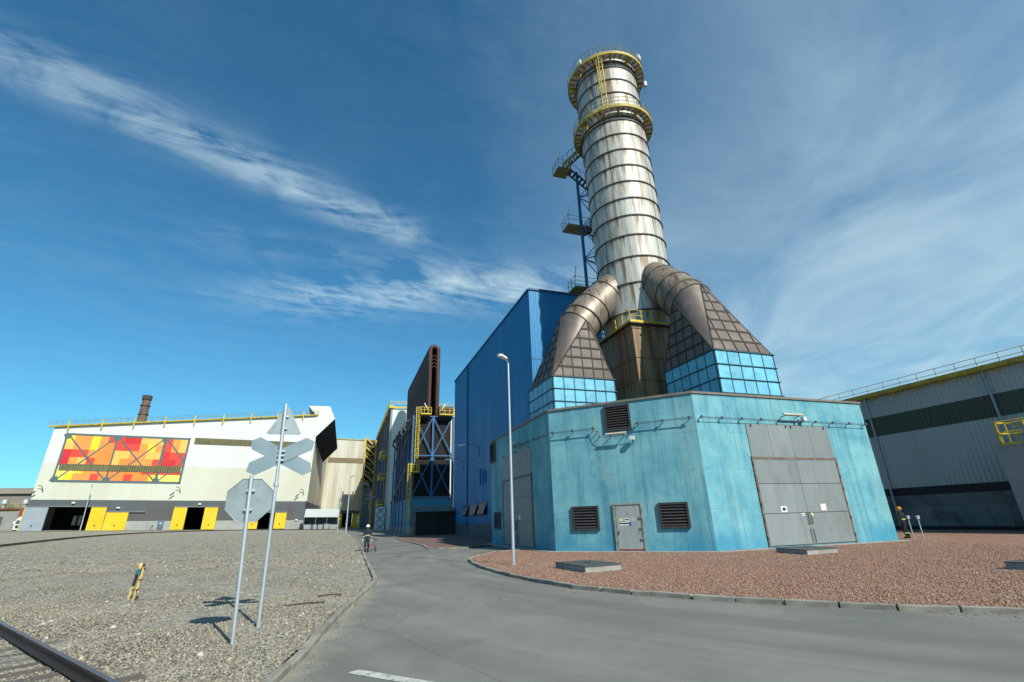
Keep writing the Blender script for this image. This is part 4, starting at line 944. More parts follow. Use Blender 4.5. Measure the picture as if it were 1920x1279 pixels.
# ================================================================ grey production hall behind, with yellow gutter walk
whitecl = mat('white_cladding', (.59, .63, .605), (.54, .575, .545), .55, .05, scale=.12, stretch=(1, 1, .12), dirt=(.54, .53, .44), dirt_amt=.5, dirt_scale=.05, dirt_stretch=(1, 1, .5))
stain_cl = mat('stained_cladding', (.52, .52, .45), (.44, .42, .34), .6, scale=.2, stretch=(1, 1, .08), dirt=(.28, .22, .12), dirt_amt=.85, dirt_scale=.22, dirt_stretch=(1, 1, .06), dirt_lo=.45, dirt_hi=.66)
greycl = mat('grey_cladding', (.19, .20, .20), (.15, .16, .16), .6, .1, scale=.2, stretch=(1, 1, .1))
bandcl = mat('charcoal_cladding', (.085, .10, .11), (.07, .083, .092), .6, .05, scale=.3)
olive = mat('olive_translucent', (.165, .155, .075), (.13, .125, .06), .5, scale=.5)
gh = Thing('grey_hall', 'shaded grey production hall with a yellow roof walkway and columns behind the recuperator', 'building', FB, (-.8, 118, 0))
mb = MB(); corr(mb, (-.8, 204), (-.8, 118), 0, 33.2, 2.0, .45, (-1, 0)); gh.part('side_wall', mb, mat('pale_grey_cladding', (.40, .40, .39), (.30, .29, .28), .6, .05, scale=.3, stretch=(1, 1, .08), dirt=(.16, .10, .06), dirt_amt=.6, dirt_scale=.3, dirt_stretch=(1, 1, .1)), fix=False)
mb = MB(); mb.box(-.75, 24, 118.02, 204, -.1, 33.1); gh.part('core', mb, whitecl)
mb = MB(); mb.box(-1.8, -.5, 117.6, 177, 33.3, 34.2); gh.part('eave_gutter', mb, yellow)
mb = MB()
for h in (1.1, .55): mb.tube([(-1.7, 177, 34.2+h), (-1.7, 117.6, 34.2+h), (20, 117.6, 34.2+h)], .06, 4)
for i in range(24): mb.bar((-1.7, 117.6+i*2.5, 34.2), (-1.7, 117.6+i*2.5, 35.3), .08)
for i in range(9): mb.bar((-1.7+i*2.4, 117.6, 34.2), (-1.7+i*2.4, 117.6, 35.3), .08)
gh.part('railing', mb, yellow)
mb = MB(); mb.box(-.5, 22, 117.55, 118.0, 33.3, 33.8); gh.part('eave_beam', mb, yellow)
for v in (121, 130, 140, 150, 160, 170):
    mb = MB(); mb.bar((-1.5, v, 0), (-1.5, v, 33.2), .5); gh.part('column', mb, mat('hall_column', (.13, .135, .14), (.10, .10, .11), .6))
for z in (7, 14, 20):
    mb = MB(); mb.box(-3.2, -1.4, 119, 128, z-.3, z); p = gh.part('side_platform', mb, yellow)
    r = MB()
    for h in (1.1, .6): r.tube([(-3.2, 128, z+h), (-3.2, 119, z+h), (-1.4, 119, z+h)], .06, 5)
    for k in range(5): r.bar((-3.2, 119+k*2.2, z), (-3.2, 119+k*2.2, z+1.1), .09)
    gh.part('railing', r, yellow, p)
for u, v in ((-3.0, 119.2), (-3.0, 127.8)):
    mb = MB(); mb.bar((u, v, 0), (u, v, 20), .28); gh.part('platform_post', mb, bluesteel)
mb = MB(); mb.box(-3.6, -1.3, 116.4, 118.9, .1, 6.2); gh.part('white_cabinet', mb, mat('white_sheet', (.62, .63, .60), (.52, .53, .5), .6))
mb = MB()
for z0 in (0.2, 2.2, 4.2): mb.bar((-3.7, 116.3, z0), (-1.2, 116.3, z0+2), .12); mb.bar((-1.2, 116.3, z0), (-3.7, 116.3, z0+2), .12)
gh.part('cabinet_brace', mb, bluesteel)
mb = MB(); mb.tube([(-2.5, 131, 9.0), (-2.5, 134, 9.6), (-5.2, 138, 9.2)], .35, 8); gh.part('pipe', mb, mat('grey_brace', (1, 1, 1)))
for v, s_ in ((133, 5.2), (137, 3.6), (142, 6)):
    mb = MB(); mb.tube([(-2.6, v, 0), (-2.6, v, 9+s_)], .4, 8); gh.part('riser_pipe', mb, mat('rust_pipe', (.10, .08, .05), (.07, .055, .04), .7))
# yellow stair tower and glazed lift shaft at the hall's end
ys = Thing('yellow_stair', 'yellow zigzag steel stair tower between the white hall and the grey hall', 'stairs', FB, (-4, 180, 0))
for x, y in ((-5.6, 179), (-1.4, 179), (-5.6, 182), (-1.4, 182)):
    mb = MB(); mb.bar((x, y, 0), (x, y, 35), .4); ys.part('post', mb, yellow)
ochre = mat('ochre_paint', (.50, .38, .12), (.36, .26, .07), .6)
for k in range(6):
    z = 14+k*3.4; a, b = ((-5.4, -1.6) if k % 2 == 0 else (-5.4, -1.6))
    for (p, q) in (((a, z+3.4), (b, z)),):
        mb = MB(); mb.bar((p[0], 178.9, p[1]), (q[0], 178.9, q[1]), .5, .6); mb.bar((p[0], 178.9, p[1]+1.3), (q[0], 178.9, q[1]+1.3), .16, .16); ys.part('stair_flight', mb, ochre)
    mb = MB(); mb.bar((b, 181.2, z), (a, 181.2, z+1.0), .3, .3); ys.part('landing_beam', mb, yel_dull)
mb = MB(); mb.box(-5.2, -1.7, 181.6, 181.9, 14, 34); ys.part('screen', mb, dark)
lf = Thing('lift_shaft', 'glazed steel lift shaft at the foot of the yellow stair tower', 'lift shaft', FB, (-4.3, 176, 0))
for x, y in ((-5.5, 175), (-3.0, 175), (-5.5, 177), (-3.0, 177)):
    mb = MB(); mb.bar((x, y, 0), (x, y, 15.8), .22); lf.part('post', mb, mat('grey_green_steel', (.20, .25, .27), (.15, .19, .21), .5))
for k in range(10):
    for j in range(2):
        mb = MB(); mb.box(-5.35+j*1.15, -4.3+j*1.15, 174.95, 175.0, .3+k*1.5, 1.65+k*1.5); lf.part('pane', mb, mat('lift_glass', (.10, .15, .19), (.06, .09, .12), .2, rnd=.3))
mb = MB(); mb.prism([(-5.8, 174.8, 15.8), (-2.8, 174.8, 15.8), (-3.4, 174.8, 16.6), (-5.0, 174.8, 17.2)], (0, 2.4, 0)); lf.part('roof', mb, mat('grey_green_steel', (1, 1, 1)))

# ================================================================ white rolling-mill hall with mural
hl = Thing('white_hall', 'long white steel hall with orange and red mural and yellow sliding doors', 'building', FH, (-36, 0, 0))
XL, XR = -71.6, -.9; eave = lambda x: 28.55+(x-XL)*(36.95-28.55)/(XR-XL)
ops = [(-66.9, -53.5, 6.5), (-36.8, -25.4, 6.5), (-16.8, -6.0, 5.0)]      # door openings: x0, x1, head height
mb = MB(); mb.prism([(XL, 0, 18.4), (XR, 0, 18.4), (XR, 0, eave(XR)), (XL, 0, eave(XL))], (0, .3, 0)); hl.part('upper_cladding', mb, whitecl)
mb = MB(); mb.box(XL, XR, .004, .3, 8.5, 18.398); hl.part('lower_cladding', mb, mat('cream_cladding', (.535, .55, .47), (.49, .495, .41), .55, .05, scale=.12, stretch=(1, 1, .12), dirt=(.46, .43, .31), dirt_amt=.6, dirt_scale=.1, dirt_stretch=(1, 1, .3)))
xs = [XL]+[x for o in ops for x in o[:2]]+[XR]
mb = MB()
for i in range(0, len(xs), 2): mb.box(xs[i], xs[i+1], 0, .3, 2.8, 8.5)
for x0, x1, h in ops: mb.box(x0+.001, x1-.001, .002, .3, h, 8.498)
hl.part('charcoal_band', mb, bandcl)
mb = MB()
for i in range(0, len(xs), 2): mb.box(xs[i], xs[i+1], -.12, .3, -1.5, 2.8)
hl.part('concrete_plinth', mb, mat('pale_concrete', (.33, .34, .32), (.25, .26, .245), .9, scale=.4))
mb = MB(); mb.box(XL, XR, 46, 46.4, -2, 28); mb.box(XL, XL+.4, .3, 46, -2, 28.4); hl.part('rear_walls', mb, whitecl)
mb = MB(); mb.add([(XL, .3, eave(XL)), (XR, .3, eave(XR)), (XR, 46, eave(XR)), (XL, 46, eave(XL))], [(0, 1, 2, 3)]); hl.part('roof', mb, greycl)
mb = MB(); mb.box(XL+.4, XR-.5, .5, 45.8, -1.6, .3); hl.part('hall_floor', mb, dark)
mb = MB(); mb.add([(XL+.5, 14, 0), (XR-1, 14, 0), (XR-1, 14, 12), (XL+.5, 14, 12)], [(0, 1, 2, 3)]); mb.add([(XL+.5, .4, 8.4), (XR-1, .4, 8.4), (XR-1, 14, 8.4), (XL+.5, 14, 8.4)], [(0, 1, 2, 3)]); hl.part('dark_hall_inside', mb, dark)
for x, z, w, h in ((-64.6, 1.8, .9, 2.6), (-63.2, 1.8, .7, 2.7), (-59.9, 3.4, .3, 1.3), (-31.2, 2.6, .2, 1.6)):
    mb = MB(); mb.box(x, x+w, 9.9, 10, z, z+h); hl.part('inner_cabinet', mb, mat('pale_machine', (.55, .56, .5), (.4, .41, .38), .6))
mb = MB(); mb.prism([(XR, .001, 8.5), (2.7, 52, 8.6), (2.7, 52, 36.9), (XR, .001, 36.9)], (-.4, 0, 0)); hl.part('side_wall', mb, stain_cl, label='rust stained white side wall')
mb = MB(); mb.prism([(XR+.003, -.003, -1.5), (2.7, 52, -1.5), (2.7, 52, 8.6), (XR+.003, -.003, 8.5)], (-.4, 0, 0)); hl.part('side_base', mb, bandcl)
mb = MB(); mb.box(XR-.15, XR+.25, -.2, .12, 8.6, 36.9); hl.part('corner_flashing', mb, whitecl)
# roof walkway
mb = MB(); a, b = Vector((XL-1.2, -.35, eave(XL)+.1)), Vector((XR+.2, -.35, eave(XR)-.2)); mb.bar(a, b, .8, .42); hl.part('roof_walkway', mb, yel_dull)
mb = MB()
for h in (1.5, .9): mb.tube([a+Vector((0, -.3, h)), b+Vector((0, -.3, h))], .05, 5)
for i in range(48): p = a+(b-a)*(i/47)+Vector((0, -.3, 0)); mb.bar(p, p+Vector((0, 0, 1.5)), .06)
hl.part('walkway_railing', mb, rail_dull)
for i in range(9):
    p = a+(b-a)*((i+.6)/9.2); mb = MB(); mb.bar(p+Vector((0, -.45, -1.3)), p+Vector((0, -.45, 1.4)), .28); hl.part('walkway_bracket', mb, yellow)
# mural: frame, diagonals, colour panels
cols_ = dict(Y=(.80, .56, .02), O=(.78, .27, .06), B=(.80, .22, .04), R=(.60, .055, .035), D=(.52, .022, .028), P=(.84, .43, .09), L=(.86, .78, .13))
mm = {k: mat('mural_'+k, c, tuple(x*.93 for x in c), .6, scale=.6, rnd=.04) for k, c in cols_.items()}
frm = mat('mural_frame_grey', (.085, .125, .135), (.075, .11, .12), .6)
mu = Thing('wall_mural', 'mural of orange, red and yellow panels in a grey girder frame', 'mural', FH, (-52.3, -.02, 13.2))
rowz = [(24.65, 26.45), (22.45, 24.65), (20.25, 22.45), (18.0, 20.25), (15.75, 17.0), (13.9, 15.75)]
bays = [([-67.8, -65.9, -63.9, -61.8, -59.8, -57.8, -56.0], ['YOOYOR', 'POOYOB', 'DRROBB', 'DOPRBB', 'LLYOOO', 'LYOORB']),
        ([-55.5, -53.8, -51.7, -49.6, -47.6, -45.5, -43.8], ['RDDPPP', 'RRROYO', 'PPOOPP', 'PBBOOR', 'BBBBRR', 'BBRBBY']),
        ([-43.1, -41.4, -39.4, -37.5], ['ROP', 'ROP', 'DRR', 'DDR', 'RRR', 'LLL'])]
for xs_, rows_ in bays:
    for (z0, z1), r in zip(rowz, rows_):
        for i, ch in enumerate(r):
            mb = MB(); mb.box(xs_[i], xs_[i+1]-.001, -.05, -.002, z0, z1-.001); mu.part('colour_panel', mb, mm[ch])
mb = MB(); x0, x1, z0, z1 = -68.3, -36.9, 13.25, 27.05
for q in ((x0, x1, z1-.6, z1), (x0, x1, z0, z0+.65), (x0, x0+.5, z0, z1), (x1-.6, x1, z0, z1), (-56.0, -55.5, z0+.65, z1-.6), (-43.8, -43.1, z0+.65, z1-.6)): mb.box(q[0], q[1], -.09, -.052, q[2], q[3])
for x, z, s_ in ((-55.75, 26.3, -1), (-55.75, 14.0, 1), (-43.45, 26.3, -1), (-43.45, 14.0, 1), (-67.8, 26.3, -1), (-67.8, 14.0, 1)): mb.prism([(x-1.1, -.091, z+.5*-s_*1), (x+1.1, -.091, z+.5*-s_*1), (x+.5, -.091, z+s_*.9), (x-.5, -.091, z+s_*.9)], (0, .03, 0))
mu.part('girder_frame', mb, frm)
for xa, xb in ((-67.3, -56.2), (-55.2, -44.0)):
    for a, b in (((xa, 26.2), (xb, 14.1)), ((xa, 14.1), (xb, 26.2))):
        mb = MB(); mb.bar((a[0], -.105, a[1]), (b[0], -.105, b[1]), .03, .36); mu.part('diagonal', mb, frm)
for a, b in (((-42.8, 26.2), (-37.5, 20.2)), ((-42.8, 14.1), (-37.5, 20.0))):
    mb = MB(); mb.bar((a[0], -.105, a[1]), (b[0], -.105, b[1]), .03, .36); mu.part('diagonal', mb, frm)
for x0, x1, z0, z1 in ((-67.5, -37.7, 16.45, 18.35), (-35.7, -5.6, 25.3, 27.25)):
    mb = MB(); corr(mb, (x0, -.13), (x1, -.13), z0, z1, .6, .05, (0, -1)); hl.part('light_strip', mb, olive, fix=False)
    mb = MB(); mb.box(x0, x1, -.13, -.01, z0, z1); hl.part('light_strip_frame', mb, olive)
# doors
doory = mat('yellow_door_sheet', (.68, .48, .015), (.60, .41, .012), .5, scale=.5, stretch=(1, 1, .3), dirt=(.55, .42, .08), dirt_amt=.5, dirt_scale=.5)
doorg = mat('grey_door_sheet', (.28, .32, .36), (.23, .27, .31), .5, scale=.4)
def hdoor(x0, x1, h, m, edge=None):
    mb = MB(); mb.box(x0, x1, -.42, -.14, .35, h); d = hl.part('sliding_door', mb, m)
    if edge:
        e = MB(); e.box(edge[0], edge[1], -.44, -.12, .35, h); hl.part('door_edge', e, edge[2], d)
    mb = MB(); mb.box((x0+x1)/2-.12, (x0+x1)/2+.12, -.47, -.42, 1.4, 1.9); hl.part('door_handle', mb, blackm, d)
hdoor(-71.8, -66.8, 6.5, doorg, (-72.0, -71.8, yellow)); hdoor(-57.0, -53.4, 6.5, doory); hdoor(-53.2, -47.9, 5.15, doory)
hdoor(-36.9, -33.5, 6.55, doory); hdoor(-28.9, -25.4, 6.55, doory); hdoor(-16.9, -13.9, 5.0, doory); hdoor(-9.3, -6.0, 5.0, doory)
for x0, x1, z in ((-72.0, -53.2, 6.75), (-53.0, -44, 5.3), (-37.2, -25.2, 6.75), (-17.2, -5.8, 5.2)):
    mb = MB(); mb.box(x0, x1, -.5, -.02, z-.12, z+.12); hl.part('door_track', mb, greycl)
louvg = mat('grey_louver', (.10, .10, .10), (.075, .075, .075), .7)
for x0, x1, z0, z1 in ((-43.7, -37.2, 5.4, 7.75), (-47.8, -43.7, 2.9, 5.05), (-43.6, -37.0, 2.9, 5.3), (-24.9, -22.9, 3.0, 7.7), (-22.6, -20.2, 3.0, 5.4), (-6.1, -3.9, .4, 7.45)):
    mb = MB(); corr(mb, (x0, -.02), (x1, -.02), z0, z1, .5, .06, (0, -1)); hl.part('grey_panel', mb, louvg, fix=False)
mb = MB(); mb.box(-40.2, -38.7, -.2, -.12, .3, 2.7); d = hl.part('door', mb, mat('slate_door', (.10, .13, .16), (.08, .10, .13), .5))
mb = MB(); mb.box(-39.8, -39.1, -.22, -.2, 1.8, 2.4); hl.part('door_window', mb, mat('door_glass', (.2, .45, .62), (.16, .38, .55), .3), d)
for x, z in ((-61.5, 7.7), (-50.7, 6.4), (-30.5, 7.5), (-18.3, 6.4), (-13.1, 6.0), (-2.9, 2.9)):
    mb = MB(); mb.box(x-.35, x+.35, -.6, -.05, z-.18, z+.2); hl.part('wall_light', mb, plain('lamp_white', (1, 1, 1)))
for x, z in ((-70.3, 10.9), (-37.3, 11.0), (-2.9, 10.9)):
    mb = MB(); mb.tube([(x+.9, -.05, z-.5), (x+.9, -.5, z+.4), (x+.5, -.9, z+1.2), (x-.2, -1.0, z+1.3)], .09, 5); l = hl.part('wall_lamp', mb, blackm)
    mb = MB(); mb.obox((x-.8, -1.1, z-.7), (.5, 0, .45), (0, .12, 0), (-.1, 0, .1)); hl.part('lamp_head', mb, blackm, l)
for x, z in ((-20.4, 10.9),):
    mb = MB(); mb.tube([(x, -.05, z-.4), (x+.2, -.7, z+.5)], .09, 5); hl.part('wall_lamp', mb, blackm)
# overhanging hood at the corner: white flank, underside with its shade put into the colour
hd = Thing('conveyor_hood', 'white roof hood with dark sloping underside jutting from the corner of the hall', 'hood', FH, (1, 0, 30))
fl = [(-1.0, 28.9), (4.7, 35.8), (2.6, 40.0), (-4.3, 39.7), (-1.5, 36.6)]
mb = MB(); mb.prism([(x, -.25, z) for x, z in fl], (0, .5, 0)); hd.part('flank', mb, whitecl)
DP = 25
mb = MB(); mb.add([(-.95, .25, 28.95), (4.7, .25, 35.75), (6.6, DP, 29.2), (1.85, DP, 23.7), (-.95, .25, 29.5), (4.6, .25, 36.2), (6.4, DP, 29.9), (1.85, DP, 24.5)], [(0,1,2,3),(7,6,5,4),(0,4,5,1),(1,5,6,2),(2,6,7,3),(3,7,4,0)]); hd.part('underside', mb, mat('painted_shade_soffit', (.030, .026, .026), (.02, .018, .018), .85, scale=.5))
mb = MB(); mb.add([(4.6, .25, 36.2), (2.6, .25, 39.95), (4.2, DP, 33.0), (6.4, DP, 29.9)], [(0, 1, 2, 3)]); mb.add([(2.6, .25, 39.95), (-4.3, .25, 39.65), (-2.5, DP, 33.0), (4.2, DP, 33.0)], [(0, 1, 2, 3)]); hd.part('roof_sheet', mb, whitecl)
# rear wing wall across the end of the yard
rw = Thing('rear_wing', 'stained cream rear wing of the white hall with brown strip and yellow doors', 'building', FH, (12, 52, 0))
mb = MB(); mb.box(2.6, 24, 52, 52.4, 7.1, 37.0); rw.part('upper_cladding', mb, stain_cl)
mb = MB(); mb.box(2.6, 24, 51.99, 52.4, 5.8, 7.098); rw.part('charcoal_band', mb, bandcl)
for q0, q1 in ((2.6, 11.6), (15.9, 24)): rw.part('base_wall', MB().box(q0, q1, 51.99, 52.4, -2, 5.798), bandcl)
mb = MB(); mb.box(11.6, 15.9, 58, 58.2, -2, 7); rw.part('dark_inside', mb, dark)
for x0, x1 in ((10.5, 11.7), (15.8, 18.6)):
    mb = MB(); mb.box(x0, x1, 51.6, 51.9, -.6, 5.7); rw.part('sliding_door', mb, doory)
mb = MB(); mb.obox((14.2, 54, 2.3), (1.3, 0, .7), (0, .1, 0), (-.12, 0, .22)); rw.part('barrier_arm', mb, plain('red_barrier', (.5, .03, .03)))
mb = MB(); corr(mb, (3.2, 51.9), (19.6, 51.9), 26.9, 29.0, .6, .05, (0, -1)); rw.part('light_strip', mb, mat('brown_strip', (.20, .155, .09), (.15, .12, .07), .6), fix=False)
mb = MB(); mb.box(2.4, 24, 51.7, 52.3, 37.003, 37.4); rw.part('roof_edge', mb, yel_dull)
mb = MB(); mb.box(3, 8, 50.6, 51.9, 6.9, 7.2); rw.part('canopy', mb, greycl)

# kiosk with waste skips in front of it
ki = Thing('canopy_shelter', 'low shelter with pale grey sloping roof in front of the white hall', 'shelter', FH, (5, -6.5, .1))
x0, x1 = -.4, 9.6
mb = MB(); mb.add([(x0, -8, 3.55), (x1, -8, 3.55), (x1, -5, 5.9), (x0, -5, 5.9), (x0, -8, 3.67), (x1, -8, 3.67), (x1, -5, 6.02), (x0, -5, 6.02)], [(0,3,2,1),(4,5,6,7),(0,1,5,4),(1,2,6,5),(2,3,7,6),(3,0,4,7)]); ki.part('roof', mb, mat('shelter_roof', (.42, .46, .46), (.37, .41, .41), .6))
mb = MB(); mb.box(x0, x1, -5.1, -4.95, -.2, 5.8); mb.box(x0, x0+.12, -7.9, -5.1, -.2, 3.5); mb.box(x1-.12, x1, -7.9, -5.1, -.2, 3.5); ki.part('walls', mb, bandcl)
for x in (x0+.1, 3, 6.2, x1-.1):
    mb = MB(); mb.bar((x, -7.95, -.2), (x, -7.95, 3.55), .12); ki.part('post', mb, greycl)
skm = mat('skip_grey', (.30, .32, .33), (.24, .26, .27), .6, scale=.8)
for x, w, lab in ((.9, 2.2, 'wide grey waste skip under the shelter beside the hall corner'), (3.0, 1.2, 'narrow grey waste skip between two wider ones under the shelter'), (4.6, 1.3, 'narrow grey waste skip next to the lidded one under the shelter'), (6.3, 1.5, 'pale lidded waste skip under the middle of the shelter'), (8.3, 2.4, 'long low grey waste skip at the shelter end by the yellow doors')):
    mb = MB(); h = 1.45 if w != 1.5 else 1.6
    mb.add([(x-w*.42, -9.2, .1), (x+w*.42, -9.2, .1), (x+w*.42, -8.2, .1), (x-w*.42, -8.2, .1), (x-w/2, -9.4, h), (x+w/2, -9.4, h), (x+w/2, -8.1, h), (x-w/2, -8.1, h)], [(0,3,2,1),(4,5,6,7),(0,1,5,4),(1,2,6,5),(2,3,7,6),(3,0,4,7)])
    s_ = Thing('waste_skip', lab, 'skip', FH, (x, -8.7, .1), group='waste skips under the shelter'); s_.part('tub', mb, skm)
    mb = MB(); mb.tube([(x-w/2, -9.4, h), (x+w/2, -9.4, h), (x+w/2, -8.1, h), (x-w/2, -8.1, h)], .06, 5, closed=True); s_.part('rim', mb, greycl)
    for k in (-.3, .3):
        mb = MB(); mb.box(x+k*w-.1, x+k*w+.1, -9.1, -8.3, -.15, .1); s_.part('skid', mb, blackm)

# ================================================================ shaded corrugated hall on the right
rh_ = Thing('corrugated_hall', 'grey-green corrugated hall with dark green band and yellow roof railing', 'building', FB, (36.6, 5, 0))
RU, RA, RB = 36.6, -26, 34
sheet_g = mat('grey_green_sheet', (.40, .44, .42), (.35, .385, .37), .5, .05, scale=.3, stretch=(1, 1, .2))
sheet_d = mat('dark_green_sheet', (.070, .090, .060), (.058, .075, .05), .5, .1, scale=.4)
for nm, z0, z1, m in (('lower_sheeting', 3.62, 8.46, sheet_g), ('green_band', 8.47, 10.24, sheet_d), ('upper_sheeting', 10.25, 12.15, sheet_g)):
    mb = MB(); corr(mb, (RU, RB), (RU, RA), z0, z1, .36, .07, (-1, 0)); rh_.part(nm, mb, m, fix=False)
mb = MB(); mb.box(RU+.02, RU+30, RA, RB, -.1, 12.4); rh_.part('core', mb, bandcl)
mb = MB(); mb.box(RU-.12, RU+.01, RA, RB, 2.95, 3.6); rh_.part('black_band', mb, mat('black_flashing', (.012, .012, .013), (.009, .009, .01), .6))
pan = mat('base_panel', (.17, .19, .19), (.13, .145, .15), .9, scale=.7, dirt=(.05, .055, .055), dirt_amt=.6, dirt_scale=.6, rnd=.14)
for i in range(46):
    v = RA+i*1.3
    mb = MB(); mb.box(RU-.10-(i % 3)*.008, RU+.01, v+.012, v+1.288, .36, 2.02); rh_.part('base_panel', mb, pan)
    if i % 2 == 0:
        mb = MB(); mb.box(RU-.10-(i % 4)*.004, RU+.01, v+.012, v+2.588, 2.04, 2.94); rh_.part('base_panel', mb, pan)
mb = MB(); mb.box(RU-.16, RU+.01, RA, RB, -.1, .35); rh_.part('base_strip', mb, mat('black_flashing', (1, 1, 1)))
mb = MB(); mb.bar((RU-.55, RA, 12.38), (RU-.55, RB, 12.38), .08, .34); mb.box(RU-.55, RU+.3, RA, RB, 12.16, 12.22); rh_.part('eave_beam', mb, yel_dull)
for i in range(30):
    v = RA+i*2.0; mb = MB(); mb.bar((RU-.5, v, 12.2), (RU, v, 11.85), .1); rh_.part('eave_bracket', mb, yellow)
mb = MB()
for h in (1.0, .55): mb.tube([(RU-.6, RA, 12.6+h-.35), (RU-.6, RB, 12.6+h-.35)], .03, 5)
for i in range(40): v = RA+i*1.5; mb.bar((RU-.6, v, 12.3), (RU-.6, v, 13.25), .05)
rh_.part('railing', mb, mat('pale_yellow_rail', (.50, .43, .14), (.42, .36, .12), .6))
pipe_m = mat('zinc_pipe', (.30, .36, .40), (.24, .29, .33), .4, .3)
for v in (10.83, 1.02, -9, 21):
    mb = MB(); mb.tube([(RU-.3, v, 12.15), (RU-.22, v, 11.6), (RU-.22, v, 4.0), (RU-.34, v, 3.5), (RU-.34, v, .3)], .09, 8); rh_.part('downpipe', mb, pipe_m)
ab = Thing('annex_block', 'small plain grey block with yellow railing on its flat roof', 'building', FB, (34.4, -6, .085))
mb = MB(); mb.box(32.3, 36.4, -16, 0, -.1, 5.8); ab.part('walls', mb, mat('grey_render', (.27, .30, .31), (.23, .26, .27), .85, scale=.8, bump=.2))
mb = MB(); mb.box(32.22, 36.42, -16, .08, 5.803, 5.87); ab.part('roof_edge', mb, mat('grey_render', (1, 1, 1)))
mb = MB(); x, y, z = 32.4, -.35, 5.87
for h in (1.85, 1.0):
    mb.tube([(36.3, y, z+h*.9), (x, y, z+h*.9), (x, -16, z+h*.9)], .045, 6)
    mb.tube([(x+.5, y+.0, z+h*.9-.1), (x+.5, -16, z+h*.9-.1)], .03, 5)
for k in range(7): mb.bar((x, y-k*1.6, z), (x, y-k*1.6, z+1.66), .07)
mb.bar((x+.25, y, z), (x+.12, y, z+1.66), .06)
for k in range(4): mb.bar((x+k*1.2, y, z), (x+k*1.2, y, z+1.66), .07)
mb.bar((x, y, z+.08), (x, -16, z+.08), .05, .16); ab.part('railing', mb, yellow)

# ================================================================ slabs in the red gravel
plate = mat('steel_plate', (.10, .105, .10), (.075, .078, .075), .6, .3, scale=2)
def slab(pts, lab):
    c = sum((Vector(p) for p in pts), Vector((0, 0)))/4
    t = Thing('inspection_chamber', lab, 'manhole', ID, (c.x, c.y, .085), group='inspection chambers in the red gravel')
    mb = MB(); mb.prism([(x, y, .02) for x, y in pts], (0, 0, .25)); t.part('concrete_collar', mb, concrete)
    mb = MB(); mb.prism([(c.x+(x-c.x)*1.03, c.y+(y-c.y)*1.03, .272) for x, y in pts], (0, 0, .025)); pl = t.part('cover_plate', mb, plate)
    mb = MB(); a, b = Vector(pts[0]), Vector(pts[2]); mb.bar((c.x-.12, c.y, .31), (c.x+.12, c.y, .31), .03); t.part('lifting_handle', mb, blackm, pl)
slab([(1.45, 20.6), (2.34, 18.5), (3.75, 19.2), (2.89, 21.2)], 'concrete chamber with steel cover in red gravel beside the kerb and lamp post')
slab([(12.35, 24.9), (12.75, 23.0), (14.6, 23.8), (14.3, 25.7)], 'concrete chamber with steel cover right in front of the sunlit gate')
slab([(14.7, 15.95), (15.3, 14.9), (17.2, 15.7), (16.6, 16.7)], 'concrete chamber with steel cover in open red gravel before the annex')

# ================================================================ street lamps
def lamp_post(name, lab, base, h, arm, r=.085):
    x, y, z = base; t = Thing(name, lab, 'street lamp', ID, base)
    mb = MB(); mb.tube([(x, y, z-.1), (x, y, z+h*.5), (x, y, z+h)], [r, r*.8, r*.6], 12); t.part('pole', mb, steel_post, smooth=True)
    mb = MB(); a = Vector(arm); mb.tube([(x, y, z+h-.05), (x+a.x*.3, y+a.y*.3, z+h+.08), (x+a.x, y+a.y, z+h+.12)], r*.45, 8); t.part('arm', mb, steel_post, smooth=True)
    d = Vector((a.x, a.y, 0)).normalized(); s = Vector((-d.y, d.x, 0)); c = Vector((x, y, z+h+.12))+a*1.0+d*.22
    mb = MB(); mb.prism([c-d*.3-s*.10, c+d*.3-s*.14, c+d*.36, c+d*.3+s*.14, c-d*.3+s*.10], (0, 0, .1)); t.part('lamp_head', mb, plain('lamp_white', (1, 1, 1)))
    mb = MB(); mb.box(x-r*1.5, x+r*1.5, y-r*1.5, y+r*1.5, z-.05, z+.02); t.part('base_plate', mb, steel_post)
lamp_post('street_lamp', 'grey steel street lamp in the red gravel before the blue fan house', (-.226, 22.68, .085), 9.2, (-.16, -.3, 0), .07)
lamp_post('street_lamp', 'taller thin street lamp at the kerb before the cream rear wing', (-35.1, 103.9, .2), 11.2, (1.0, -.8, 0), .16)
lamp_post('street_lamp', 'thin lamp standing before the open door of the white hall', (-120.2, 138.8, 2.4), 12.2, (.3, -.5, 0), .14)
for x, y, z, h in ((-37.6, 106, .25, 12.0),):
    lamp_post('street_lamp', 'shorter slender street lamp beside the roof shelter of the white hall', (x, y, z), 9.0, (-.6, -.5, 0), .12)

# ================================================================ road signs seen from behind
def sign_post(t, base, top, r):
    mb = MB(); mb.tube([(base[0], base[1], -.2), base, top], r, 12); return t.part('post', mb, steel_post, smooth=True)
def plate_of(poly, c, N, th=.012):
    N = Vector(N).normalized(); X = Vector((0, 0, 1)).cross(N).normalized()*-1; Y = Vector((0, 0, 1)); Y = N.cross(X)*1
    if Y.z < 0: Y = -Y
    if X.x < 0: X = -X
    return MB().prism([Vector(c)+X*a+Y*b for a, b in poly], N*th), X, Y
s1_ = Thing('stop_sign', 'octagonal traffic sign seen from its grey back on a leaning post', 'traffic sign', ID, (-4.908, 9.292, .06))
top = Vector((-5.04, 9.30, 2.84)); sign_post(s1_, (-4.908, 9.292, .04), top, .034)
N = Vector((-.36, .93, .02)); r8 = .385/math.cos(R(22.5)); cen = Vector((-5.03, 9.35, 2.39))
pb, X, Y = plate_of([(r8*math.cos(R(22.5+45*k)), r8*math.sin(R(22.5+45*k))) for k in range(8)], cen, N); pl = s1_.part('sign_plate', pb, sign_back)
